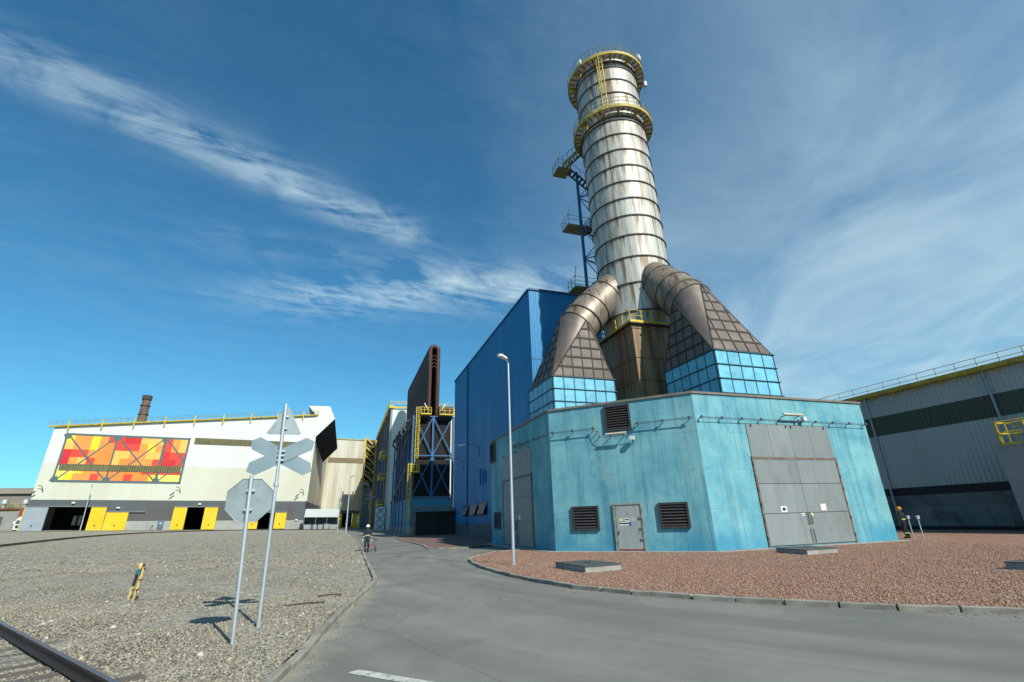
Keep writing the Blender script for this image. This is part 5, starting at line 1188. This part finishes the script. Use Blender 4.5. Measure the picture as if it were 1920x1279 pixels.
mb = MB(); mb.tube([cen+(X*math.cos(R(22.5+45*k))+Y*math.sin(R(22.5+45*k)))*r8-N.normalized()*.004 for k in range(8)], .009, 5, closed=True); s1_.part('rim', mb, sign_back, pl)
for dz in (-.17, .17):
    mb = MB(); mb.obox(Vector((-5.02, 9.325, 2.39+dz)), X*.07, Y*.018, N.normalized()*.03); s1_.part('clamp', mb, steel_post, pl)
s2_ = Thing('crossbuck_sign', 'tall level crossing post with triangle and crossed boards seen from behind', 'traffic sign', ID, (-5.209, 10.74, .06))
sign_post(s2_, (-5.209, 10.74, .04), (-5.29, 10.76, 4.57), .036)
N2 = Vector((-.30, .95, -.05)); c3 = Vector((-5.27, 10.81, 4.12))
pb, X, Y = plate_of([(-.36, -.22), (-.33, -.25), (.33, -.25), (.36, -.22), (.03, .40), (-.03, .40)], c3, N2); pl = s2_.part('triangle_plate', pb, sign_back)
for dz in (-.12, .16):
    mb = MB(); mb.obox(c3+Y*dz-N2*.02, X*.06, Y*.018, N2.normalized()*.03); s2_.part('clamp', mb, steel_post, pl)
c4 = Vector((-5.255, 10.80, 3.39))
for k, sgn in enumerate((1, -1)):
    a = R(27)*sgn; ca, sa = math.cos(a), math.sin(a); L, w = .74, .155
    poly = [(-L+.12, -w), (L-.12, -w), (L, 0), (L-.12, w), (-L+.12, w), (-L, 0)]
    pb, X, Y = plate_of([(x*ca-y*sa, x*sa+y*ca) for x, y in poly], c4+N2.normalized()*(.016*k), N2); b = s2_.part('cross_board', pb, mat('board_back', (.20, .265, .30), (.165, .22, .25), .5, .35, scale=3))
mb = MB()
for dz in (-.2, .0, .2): mb.obox(c4+Y*dz*.5-N2*.025, X*.07, Y*.016, N2.normalized()*.035)
s2_.part('clamp', mb, steel_post)
mb = MB(); mb.lathe([(.05, 0), (.05, .05)], 10); s2_.part('post_clip', MB().lathe([(.037, 2.74), (.056, 2.74), (.056, 2.80), (.037, 2.80)], 10, (-5.258, 10.755)), steel_post)

# ================================================================ railway tracks
railm = mat('rail_steel', (.045, .035, .032), (.06, .04, .032), .55, .5, scale=6)
railtop = mat('rail_head', (.13, .14, .17), (.10, .11, .135), .3, .9, scale=6)
wood = mat('sleeper_wood', (.17, .152, .128), (.11, .098, .082), .95, scale=3, stretch=(1, 5, 1), bump=.5, rnd=.25)
def rail_profile(mb, top_mb, pts, zf, z0):
    prof = [(-.065, 0), (.065, 0), (.06, .02), (.012, .04), (.012, .105), (.034, .118), (.034, .147), (-.034, .147), (-.034, .118), (-.012, .105), (-.012, .04), (-.06, .02)]
    rows = []
    for i, p in enumerate(pts):
        d = (Vector(pts[min(i+1, len(pts)-1)])-Vector(pts[max(i-1, 0)])).normalized(); nx, ny = -d.y, d.x
        rows.append([(p[0]+nx*a, p[1]+ny*a, zf(*p)+z0+b) for a, b in prof])
    n = len(prof); mb.add([q for r in rows for q in r], [(i*n+k, i*n+(k+1) % n, (i+1)*n+(k+1) % n, (i+1)*n+k) for i in range(len(rows)-1) for k in range(n)])
    ends = [(r[6], r[7]) for r in rows]
    top_mb.add([(q[0], q[1], q[2]+.003) for r in ends for q in r], [(2*i, 2*i+1, 2*i+3, 2*i+2) for i in range(len(rows)-1)])
def track(lab, pts, zf, base, sleepers, group=None):
    t = Thing('railway_track', lab, 'railway', ID, base)
    for off in (-.76, .76):
        q = []
        for i, p in enumerate(pts):
            d = (Vector(pts[min(i+1, len(pts)-1)])-Vector(pts[max(i-1, 0)])).normalized(); q.append((p[0]-d.y*off, p[1]+d.x*off))
        a, b = MB(), MB(); rail_profile(a, b, q, zf, base[2] if False else .045); r = t.part('rail', a, railm); t.part('rail_head', b, railtop, r, fix=False)
    P = [Vector(p) for p in pts]
    sm = MB(); sm.add(*[(lambda m: (m.v, m.f))(MB().box(-.12, .12, -1.32, 1.32, -.10, .045))][0]); me = sm.mesh('sleeper'); me.materials.append(wood)
    acc = 0
    for a, b in zip(P, P[1:]):
        L = (b-a).length; s = -acc
        while s+sleepers < L:
            s += sleepers; c = a+(b-a)*(s/L)
            o = bpy.data.objects.new('sleeper', me); col.objects.link(o); o.parent = t.o
            o.location = (c.x-base[0], c.y-base[1], zf(c.x, c.y)+random.uniform(-.055, -.02)-base[2]); o.rotation_euler = (0, 0, math.atan2((b-a).y, (b-a).x)+random.uniform(-.02, .02)); o.scale = (random.uniform(.9, 1.1), random.uniform(.96, 1.03), 1)
        acc = L-s
dN = Vector((.80, -.60)); pN = Vector((-7.03, 8.26))+Vector((-.60, -.80))*.76
track('railway track with dark rail and weathered timber sleepers beside the traffic signs', [tuple(pN+dN*s) for s in (-30, -15, -5, 0, 2.2, 4.3)], lambda x, y: .055, (pN.x, pN.y, .055), .58)
track('railway track curving through the gravel before the white hall', [(-60, 50), (-68, 62), (-76, 76), (-82, 88), (-87, 100), (-90, 112), (-90, 122), (-86, 132), (-80, 139), (-72, 145)], lambda x, y: gz(x, y)+.06, (-87, 100, gz(-87, 100)), .9)

# ================================================================ yellow point-lever stand
pv_ = Thing('lever_stand', 'small yellow two-legged stand with blue box standing in the gravel', 'stand', ID, (-11.22, 15.27, .06))
ymet = mat('pale_yellow_pipe', (.62, .47, .17), (.52, .38, .12), .6, scale=5, dirt=(.22, .13, .06), dirt_amt=.6, dirt_scale=6)
darkg = mat('dark_green_metal', (.03, .05, .04), (.05, .03, .02), .6)
mb = MB(); mb.tube([(-11.43, 15.45, -.05), (-11.34, 15.43, .40)], .032, 8); a_ = pv_.part('leg', mb, ymet, smooth=True)
mb = MB(); mb.bar((-11.34, 15.43, .40), (-11.27, 15.41, .84), .045, .07); pv_.part('leg_sleeve', mb, darkg, a_)
mb = MB(); mb.tube([(-11.02, 15.09, -.05), (-10.88, 15.08, .93)], .036, 8); pv_.part('leg', mb, ymet, smooth=True)
red_m = plain('rusty_red', (.22, .04, .03), .7)
for z in (.34, .60, .90):
    k = z/.93; mb = MB(); mb.bar((-11.43+.14*z/.84+.02, 15.44, z-.03), (-10.96+.10*k, 15.085, z), .03); mb.bar((-11.02+.14*k-.02, 15.09, z), (-11.02+.14*k+.13, 15.0, z+.0), .035); pv_.part('rung', mb, red_m)
mb = MB(); mb.prism([(-11.24, 15.33, .70), (-11.02, 15.16, .72), (-10.98, 15.13, .88), (-11.28, 15.36, .84)], (.05, .06, 0)); pv_.part('blue_box', mb, plain('box_blue', (.05, .30, .48), .4))
mb = MB(); mb.ball((-11.16, 15.30, .93), .085, 10, 8, (1, .5, 1.1)); pv_.part('disc', mb, ymet, smooth=True)
mb = MB(); mb.bar((-11.0, 15.16, .68), (-10.93, 15.12, 1.0), .05); pv_.part('lever', mb, darkg)

# two short vent posts by the gate-wall corner
for x, y, lab in ((24.61, 32.15, 'thin pipe post with metal cap beside the orange-helmeted worker'), (24.17, 30.81, 'thin pipe post with metal cap farther from the orange-helmeted worker')):
    t = Thing('vent_post', lab, 'post', ID, (x, y, .085), group='pipe posts beside the fan house')
    mb = MB(); mb.tube([(x, y, 0), (x, y, 1.25)], .03, 8); t.part('pipe', mb, steel_post)
    mb = MB(); mb.box(x-.075, x+.075, y-.075, y+.075, 1.25, 1.45); t.part('cap', mb, plain('cap_grey', (.42, .42, .42), .4, .4))

# ================================================================ people
suit = mat('navy_workwear', (.018, .022, .040), (.012, .015, .028), .85, scale=8)
suit2 = mat('black_workwear', (.012, .013, .015), (.008, .009, .010), .85, scale=8)
hivis = plain('hi_vis_band', (.42, .55, .16), .5); skin = plain('skin', (.50, .30, .22), .6); glove = plain('white_glove', (.72, .72, .70), .7); boot = plain('boot_leather', (.02, .018, .016), .7)
def person(lab, loc, yaw, H, helm, sm, gl, pose):
    k = H/1.78; fr = Matrix.Translation(loc) @ Matrix.Rotation(yaw, 4, 'Z') @ Matrix.Scale(k, 4)
    t = Thing('person', lab, 'person', fr)
    J = dict(pel=(0, 0, .95), waist=(0, .0, 1.10), chest=(0, .01, 1.32), neck=(0, .0, 1.50), head=(0, .03, 1.64))
    for s, n in ((-1, 'L'), (1, 'R')):
        J.update({'hip'+n: (s*.095, 0, .92), 'kn'+n: (s*.11, .03, .50), 'an'+n: (s*.12, -.01, .09), 'sh'+n: (s*.19, 0, 1.42), 'el'+n: (s*.26, -.02, 1.14), 'wr'+n: (s*.28, .08, .90)})
    J.update(pose); V = {a: Vector(b) for a, b in J.items()}
    b = MB()
    b.ball(V['pel'], .165, 12, 8, (1, .72, .85)); b.ball(V['waist'], .155, 12, 8, (1, .72, 1)); b.ball(V['chest'], .19, 12, 8, (1, .66, .95)); b.tube([V['chest'], V['neck'], V['head']], [.12, .062, .058], 10)
    for n in 'LR':
        b.tube([V['chest']+(V['sh'+n]-V['chest'])*.5, V['sh'+n]], [.10, .085], 10); b.ball(V['sh'+n], .085, 10, 6)
        b.tube([V['sh'+n], V['el'+n], V['wr'+n]], [.075, .060, .044], 10); b.ball(V['el'+n], .060, 8, 6)
        b.tube([V['hip'+n], V['kn'+n], V['an'+n]], [.108, .080, .062], 10); b.ball(V['hip'+n], .11, 10, 6); b.ball(V['kn'+n], .08, 8, 6)
    o = t.part('body', b, sm, smooth=True)
    md = o.modifiers.new('remesh', 'REMESH'); md.mode = 'VOXEL'; md.voxel_size = .022; md.use_smooth_shade = True
    s_ = o.modifiers.new('smooth', 'SMOOTH'); s_.factor = .6; s_.iterations = 5
    h = MB(); h.ball(V['head']+Vector((0, .005, .02)), .105, 14, 10, (.80, .95, 1.15)); h.ball(V['head']+Vector((0, .11, .005)), .018, 6, 5, (1, 1.2, 1.4))
    for s in (-1, 1): h.ball(V['head']+Vector((s*.085, 0, .01)), .022, 6, 5, (.5, 1, 1.5))
    hd = t.part('head', h, skin, smooth=True)
    e = MB()
    for s in (-1, 1): e.ball(V['head']+Vector((s*.035, .094, .03)), .012, 6, 5)
    e.box(V['head'].x-.03, V['head'].x+.03, V['head'].y+.096, V['head'].y+.104, V['head'].z-.05, V['head'].z-.042); t.part('eyes_and_mouth', e, blackm, hd)
    g = MB(); c = V['head']+Vector((0, 0, .075)); g.lathe([(.001, .135), (.06, .125), (.10, .09), (.122, .03), (.126, 0), (.165, -.012), (.165, -.022), (.10, -.02)], 16)
    g.v = [(x+c.x, y*1.12+c.y+.01, z+c.z) for x, y, z in g.v]; t.part('helmet', g, helm, hd, smooth=True)
    for n, s in (('L', -1), ('R', 1)):
        d = (V['wr'+n]-V['el'+n]).normalized(); w = V['wr'+n]; fwd = Vector((0, 1, 0)); sd = d.cross(fwd).normalized()
        q = MB(); q.obox(w+d*.07, d*.055, fwd*.042, sd*.018)
        for i, L in enumerate((.070, .085, .080, .062)):
            p = w+d*.12+fwd*(.033-.022*i); q.tube([p-d*.01, p+d*L*.55, p+d*L*.95+sd*-s*.02], .0105, 6)
        p = w+d*.04+fwd*.042; q.tube([p, p+fwd*.03+d*.03, p+fwd*.035+d*.06], .012, 6); t.part('hand', q, gl)
        f = MB(); a = V['an'+n]; f.ball((a.x, a.y+.06, .05), .075, 10, 6, (.62, 1.9, .72)); f.tube([(a.x, a.y, .04), (a.x, a.y, .22)], .062, 8); t.part('boot', f, boot, smooth=True)
        c_ = V['kn'+n]+(V['an'+n]-V['kn'+n])*.42; q = MB(); ax = (V['an'+n]-V['kn'+n]).normalized(); q.tube([c_, c_+ax*.05], .085, 12, cap=False); t.part('leg_band', q, hivis)
        c_ = V['el'+n]+(V['wr'+n]-V['el'+n])*.45; q = MB(); ax = (V['wr'+n]-V['el'+n]).normalized(); q.tube([c_, c_+ax*.045], .064, 12, cap=False); t.part('arm_band', q, hivis)
    q = MB(); c_ = V['waist']; q.lathe([(.168, -.03), (.168, .03)], 18); q.v = [(x*1.04+c_.x, y*.78+c_.y, z+c_.z) for x, y, z in q.v]; t.part('waist_band', q, hivis)
    return t
person('person in navy workwear and white helmet walking with a hand cart on the road', (-11.2, 38.0, .005), math.pi+.15, 1.82, plain('white_helmet', (.75, .78, .76), .35), suit, glove,
       dict(knL=(-.11, .14, .52), anL=(-.12, .16, .10), knR=(.11, .04, .50), anR=(.12, -.16, .10), elL=(-.27, -.06, 1.14), wrL=(-.30, .03, .90), elR=(.27, -.05, 1.14), wrR=(.29, .06, .90)))
person('person in black workwear and orange helmet standing at the blue building corner', (24.85, 32.95, .085), R(25), 1.84, plain('orange_helmet', (.62, .20, .02), .4), suit2, boot,
       dict(elR=(.30, .02, 1.16), wrR=(.34, .24, 1.08), elL=(-.27, -.04, 1.15), wrL=(-.24, .14, 1.05), knR=(.13, .04, .5), anR=(.20, .0, .09), anL=(-.10, -.02, .09)))
hp = FH @ Vector((-41.2, -1.8, .2))
person('person in dark workwear bending beside the small slate door of the hall', (hp.x, hp.y, hp.z+.05), R(-60), 1.75, plain('blue_helmet', (.2, .35, .5), .4), suit, boot,
       dict(waist=(0, .10, 1.08), chest=(0, .28, 1.22), neck=(0, .42, 1.32), head=(0, .54, 1.40), shL=(-.19, .34, 1.28), shR=(.19, .34, 1.28), elL=(-.22, .42, 1.02), elR=(.22, .42, 1.02), wrL=(-.2, .5, .80), wrR=(.2, .5, .80)))
# hand cart beside the walking person
ct = Thing('hand_cart', 'small dark two-wheeled hand cart held by the white-helmeted walker', 'cart', Matrix.Translation((-10.78, 37.8, .005)) @ Matrix.Rotation(math.pi+.35, 4, 'Z'))
cm = plain('cart_metal', (.05, .045, .045), .6); cr = plain('cart_red', (.20, .06, .05), .6)
mb = MB()
for s in (-.2, .2): mb.tube([(s, -.05, .92), (s, .05, .55), (s, .5, .42), (s, .62, .30)], .02, 6); mb.tube([(s, .0, .55), (s, -.08, .05)], .018, 6)
mb.tube([(-.2, -.05, .92), (.2, -.05, .92)], .02, 6); ct.part('frame', mb, cm)
mb = MB(); mb.box(-.22, .22, .02, .58, .44, .50); ct.part('tray', mb, cr)
mb = MB(); mb.obox((-.28, .05, .82), (.16, .04, .03), (0, .05, 0), (0, 0, .025)); ct.part('grip', mb, blackm)
for s in (-.27, .27):
    mb = MB(); mb.tube([(s, .55+.15*math.cos(a), .17+.15*math.sin(a)) for a in [2*math.pi*k/16 for k in range(16)]], .025, 6, closed=True); w = ct.part('wheel', mb, blackm)
    mb = MB()
    for k in range(3): a = math.pi*k/3; mb.tube([(s, .55+.14*math.cos(a), .17+.14*math.sin(a)), (s, .55-.14*math.cos(a), .17-.14*math.sin(a))], .009, 5)
    ct.part('spokes', mb, steel_post, w)
mb = MB(); mb.tube([(-.27, .55, .17), (.27, .55, .17)], .018, 6); ct.part('axle', mb, cm)

# ================================================================ far left: lorry, red wall, old factory, tree, chimney
wp = W(-95.7, 153.6); tz = gz(wp.x, wp.y)-.05
FT = Matrix.Translation((wp.x, wp.y, tz)) @ Matrix.Rotation(R(THB+6), 4, 'Z')
tk = Thing('lorry', 'white lorry cab parked beside the grey sliding door of the hall', 'lorry', FT)
wht = plain('lorry_white', (.66, .68, .67), .35); 
mb = MB(); mb.add([(-1.2, 0, .55), (1.2, 0, .55), (1.2, 2.1, .55), (-1.2, 2.1, .55), (-1.2, -.05, 1.75), (1.2, -.05, 1.75), (1.15, .25, 3.0), (-1.15, .25, 3.0), (1.2, 2.1, 3.0), (-1.2, 2.1, 3.0)],
                  [(0,1,5,4),(4,5,6,7),(7,6,8,9),(0,3,2,1),(1,2,8,6,5),(0,4,7,9,3),(2,3,9,8)]); cab = tk.part('cab', mb, wht)
mb = MB(); mb.add([(-1.02, -.075, 1.85), (1.02, -.075, 1.85), (.98, .17, 2.85), (-.98, .17, 2.85)], [(0, 1, 2, 3)]); tk.part('windscreen', mb, glass_d, cab)
mb = MB(); mb.add([(-1.1, .3, 3.0), (1.1, .3, 3.0), (.95, 1.2, 3.75), (-.95, 1.2, 3.75), (-1.1, 2.0, 3.0), (1.1, 2.0, 3.0), (.95, 2.0, 3.75), (-.95, 2.0, 3.75)], [(0,1,2,3),(3,2,6,7),(4,7,6,5),(0,3,7,4),(1,5,6,2)]); tk.part('roof_deflector', mb, wht)
mb = MB(); mb.box(-.85, .85, -.09, 0, .75, 1.55); tk.part('grille', mb, blackm)
for s in (-1, 1):
    mb = MB(); mb.box(s*.95-.18, s*.95+.18, -.1, 0, .62, .85); tk.part('headlight', mb, plain('headlight_lens', (.6, .62, .6), .1))
    mb = MB(); mb.box(s*1.38-.14, s*1.38+.14, -.05, .08, 2.0, 2.6); tk.part('mirror', mb, wht)
    for y in (.75, 4.8, 6.1):
        mb = MB(); mb.tube([(s*.95, y, .5), (s*1.22, y, .5)], .5, 16); tk.part('wheel', mb, blackm)
mb = MB(); mb.box(-1.15, 1.15, -.12, .1, .4, .62); tk.part('bumper', mb, wht)
mb = MB(); mb.box(-1.25, 1.25, 2.5, 9.5, 1.1, 3.6); tk.part('trailer_box', mb, plain('trailer_grey', (.22, .24, .25), .6))
rwl = Thing('rust_red_shed', 'rust red sheet metal shed behind the white lorry', 'shed', FB, (-103, 164, 2))
mb = MB(); mb.box(-101.2, -97.6, 163, 168, 0, 8.9); rwl.part('red_wall', mb, mat('rust_red_sheet', (.22, .065, .03), (.17, .05, .025), .7, scale=.6))
mb = MB(); mb.box(-130, -101.2, 163.5, 168, 0, 8.4); rwl.part('grey_wall', mb, mat('pale_block_wall', (.26, .26, .24), (.2, .2, .19), .8, scale=.5))
mb = MB(); mb.box(-130, -97.4, 163.2, 168.2, 8.905, 9.2); rwl.part('roof_edge', mb, mat('rust_red_sheet', (1, 1, 1)))
for x in (-108, -114):
    mb = MB(); mb.box(x, x+3.2, 163.35, 163.5, 3.4, 7.0); rwl.part('window', mb, glass_d)
mb = MB()
for h in (.6, 1.2): mb.tube([(-130, 163.3, 9.2+h), (-97.6, 163.3, 9.2+h)], .06, 4)
for i in range(20): mb.bar((-130+i*1.7, 163.3, 9.2), (-130+i*1.7, 163.3, 10.4), .08)
rwl.part('railing', mb, ochre)
for u in (-106.3, -101.4):
    mb = MB(); mb.lathe([(.55, 9.2), (.55, 10.4), (.95, 10.5), (.95, 11.3), (.6, 11.75), (.01, 11.85)], 14, (u, 165)); rwl.part('roof_ventilator', mb, plain('vent_metal', (.5, .52, .52), .3, .6), smooth=True)
of = Thing('old_factory', 'long old grey factory with sloping roof behind the rust red shed', 'building', FB, (-135, 200, 2))
mb = MB(); mb.box(-190, -100, 200, 225, 0, 15.5); of.part('walls', mb, mat('old_wall', (.22, .20, .17), (.17, .155, .13), .9, scale=.3))
for i in range(9):
    mb = MB(); mb.box(-188+i*9.8, -180+i*9.8, 199.85, 200, 7, 12); of.part('window_strip', mb, mat('dusty_glazing', (.15, .165, .15), (.11, .12, .115), .5, scale=.8))
mb = MB(); mb.add([(-190, 199, 15.5), (-100, 199, 15.5), (-100, 199, 16.6), (-190, 199, 16.6), (-100, 212, 18.3), (-190, 212, 18.3), (-100, 226, 15.5), (-190, 226, 15.5)], [(0,1,2,3),(3,2,4,5),(5,4,6,7),(0,3,5,7),(1,6,4,2)]); of.part('roof', mb, mat('old_roof', (.27, .235, .19), (.21, .18, .15), .9, scale=.3))
bc = Thing('brick_chimney', 'old brown brick factory chimney rising behind the white hall', 'chimney', FB, (-94.5, 213, 0))
brick = mat('chimney_brick', (.17, .105, .075), (.12, .075, .055), .9, scale=1.5, bump=.3, dirt=(.06, .05, .045), dirt_amt=.6, dirt_scale=.5)
mb = MB(); mb.lathe([(2.6, 0), (1.45, 53.6)], 20, (-94.5, 213)); bc.part('shaft', mb, brick, smooth=True)
mb = MB(); mb.lathe([(1.5, 53.4), (1.75, 53.8), (1.75, 55.4), (1.5, 55.6), (1.1, 55.6), (1.1, 53)], 20, (-94.5, 213)); bc.part('crown', mb, mat('sooty_brick', (.07, .05, .042), (.05, .04, .035), .9))
for z in (51.2, 47.5):
    mb = MB(); mb.lathe([(1.52, z-.15), (1.85, z-.15), (1.85, z+.15), (1.5, z+.15)], 20, (-94.5, 213)); bc.part('iron_band', mb, ring_m)
# tree: trunk, limbs and leaf clumps
def tree(lab, u, v, z, h, r, seed, name='leafy_tree'):
    rr = np.random.default_rng(seed); t = Thing(name, lab, 'tree', FB, (u, v, z))
    mb = MB(); mb.tube([(u, v, z-.3), (u+.1, v, z+h*.35), (u, v+.1, z+h*.75)], [.28, .2, .08], 8)
    for k in range(7):
        a = k*2.4; zz = z+h*(.3+.06*k); mb.tube([(u, v, zz), (u+math.cos(a)*r*.45, v+math.sin(a)*r*.45, zz+h*.16), (u+math.cos(a)*r*.8, v+math.sin(a)*r*.8, zz+h*.25)], [.1, .06, .02], 6)
    t.part('trunk', mb, mat('bark', (.09, .07, .05), (.06, .05, .04), .9))
    n = 5200; d = rr.normal(size=(n, 3)); d /= np.linalg.norm(d, axis=1)[:, None]; rad = rr.random(n)**.45
    cl = rr.normal(size=(40, 3)); cl /= np.linalg.norm(cl, axis=1)[:, None]; ci = rr.integers(0, 40, n)
    P = cl[ci]*(.35+.5*rr.random((40, 1))[ci])+d*rad[:, None]*.30
    P = P*np.array([r, r, h*.40])+np.array([u, v, z+h*.60])
    s = .16+.14*rr.random(n); A = rr.normal(size=(n, 3)); A /= np.linalg.norm(A, axis=1)[:, None]; B = np.cross(A, rr.normal(size=(n, 3))); B /= np.linalg.norm(B, axis=1)[:, None]
    q = np.stack([P-A*s[:, None], P+B*s[:, None]*.5, P+A*s[:, None], P-B*s[:, None]*.5], 1).reshape(-1, 3)
    mb = MB(); mb.add(q.tolist(), [(4*i, 4*i+1, 4*i+2, 4*i+3) for i in range(n)])
    t.part('crown', mb, mat('spring_leaves', (.10, .135, .025), (.065, .10, .02), .7, scale=.6), kind='stuff', fix=False)
tree('bright green bushy tree between the old factory and the white hall', -101, 172, 2.6, 10.5, 4.2, 3)
tree('lower green bush behind the rust red shed roof', -108.5, 172, 2.6, 8.8, 3.6, 5, 'bushy_tree')

# small signs and bollards by the far doors
for x, y, h, lab in ((14.0, 44, 5.6, 'pole with a round blue sign before the cream rear wing door'),):
    p = FH @ Vector((x, y-12, 0)); z = gz(p.x, p.y)
    t = Thing('blue_sign', lab, 'traffic sign', ID, (p.x, p.y, z))
    mb = MB(); mb.tube([(p.x, p.y, z-.3), (p.x, p.y, z+9)], .11, 6); t.part('pole', mb, con_m)
    mb = MB(); mb.tube([(p.x+.1, p.y-.25, z+4.0), (p.x+.12, p.y-.32, z+4.0)], .45, 14); t.part('disc', mb, plain('sign_blue', (.05, .16, .40), .4))
p = W(-7.0, 150); z = gz(p.x, p.y)
t = Thing('white_sign', 'small white triangular sign on a post beside the lift shaft', 'traffic sign', ID, (p.x, p.y, z))
mb = MB(); mb.tube([(p.x, p.y, z-.3), (p.x, p.y, z+3.4)], .07, 6); t.part('post', mb, steel_post)
mb = MB(); mb.prism([(p.x-.5, p.y-.12, z+3.6), (p.x+.5, p.y-.12, z+3.6), (p.x, p.y-.12, z+2.75)], (0, .03, 0)); t.part('triangle_plate', mb, white_s)
mb = MB(); mb.tube([(p.x, p.y-.15, z+2.2), (p.x, p.y-.1, z+2.2)], .42, 14); t.part('round_plate', mb, white_s)
for i in range(5):
    p = W(-3.2+i*.55, 128); t = Thing('white_bollard', 'short white concrete bollard in the row before the grey hall', 'bollard', ID, (p.x, p.y, 0), group='white bollards before the grey hall')
    mb = MB(); mb.lathe([(.16, -.1), (.16, 1.0), (.10, 1.12), (.01, 1.15)], 10, (p.x, p.y)); t.part('post', mb, plain('bollard_white', (.5, .5, .46), .8))
    mb = MB(); mb.lathe([(.164, .6), (.164, .75)], 10, (p.x, p.y)); t.part('band', mb, blackm)

# scrap lying on the gravel by the signs, and a broken kerb lump
rust_bar = mat('rusty_bar', (.085, .050, .035), (.05, .032, .025), .9, scale=8)
for (x0, y0, x1, y1, lab) in ((-5.55, 14.55, -4.98, 14.75, 'short rusty iron bar lying in the gravel close to the kerb'), (-5.75, 13.0, -4.95, 13.45, 'longer rusty iron bar lying in the gravel beside the crossing post')):
    t = Thing('scrap_bar', lab, 'scrap', ID, ((x0+x1)/2, (y0+y1)/2, .06), group='rusty bars on the gravel')
    mb = MB(); mb.tube([(x0, y0, .10), ((x0+x1)/2, (y0+y1)/2+.03, .115), (x1, y1, .10)], .018, 6); t.part('bar', mb, rust_bar)
    mb = MB(); mb.ball((x1, y1, .10), .028, 6, 5); t.part('bent_end', mb, rust_bar)
lump = MB(); lump.add([(-4.62, 12.75, .05), (-4.38, 12.7, .05), (-4.36, 12.98, .05), (-4.6, 13.0, .05), (-4.58, 12.80, .20), (-4.42, 12.74, .17), (-4.42, 12.93, .19), (-4.55, 12.95, .24)], [(0,3,2,1),(4,5,6,7),(0,1,5,4),(1,2,6,5),(2,3,7,6),(3,0,4,7)])
single('broken_kerb_lump', lump, kerbm, ID, (-4.49, 12.85, .05), 'broken lump of pale kerb concrete lying behind the roadside kerb', 'rubble')
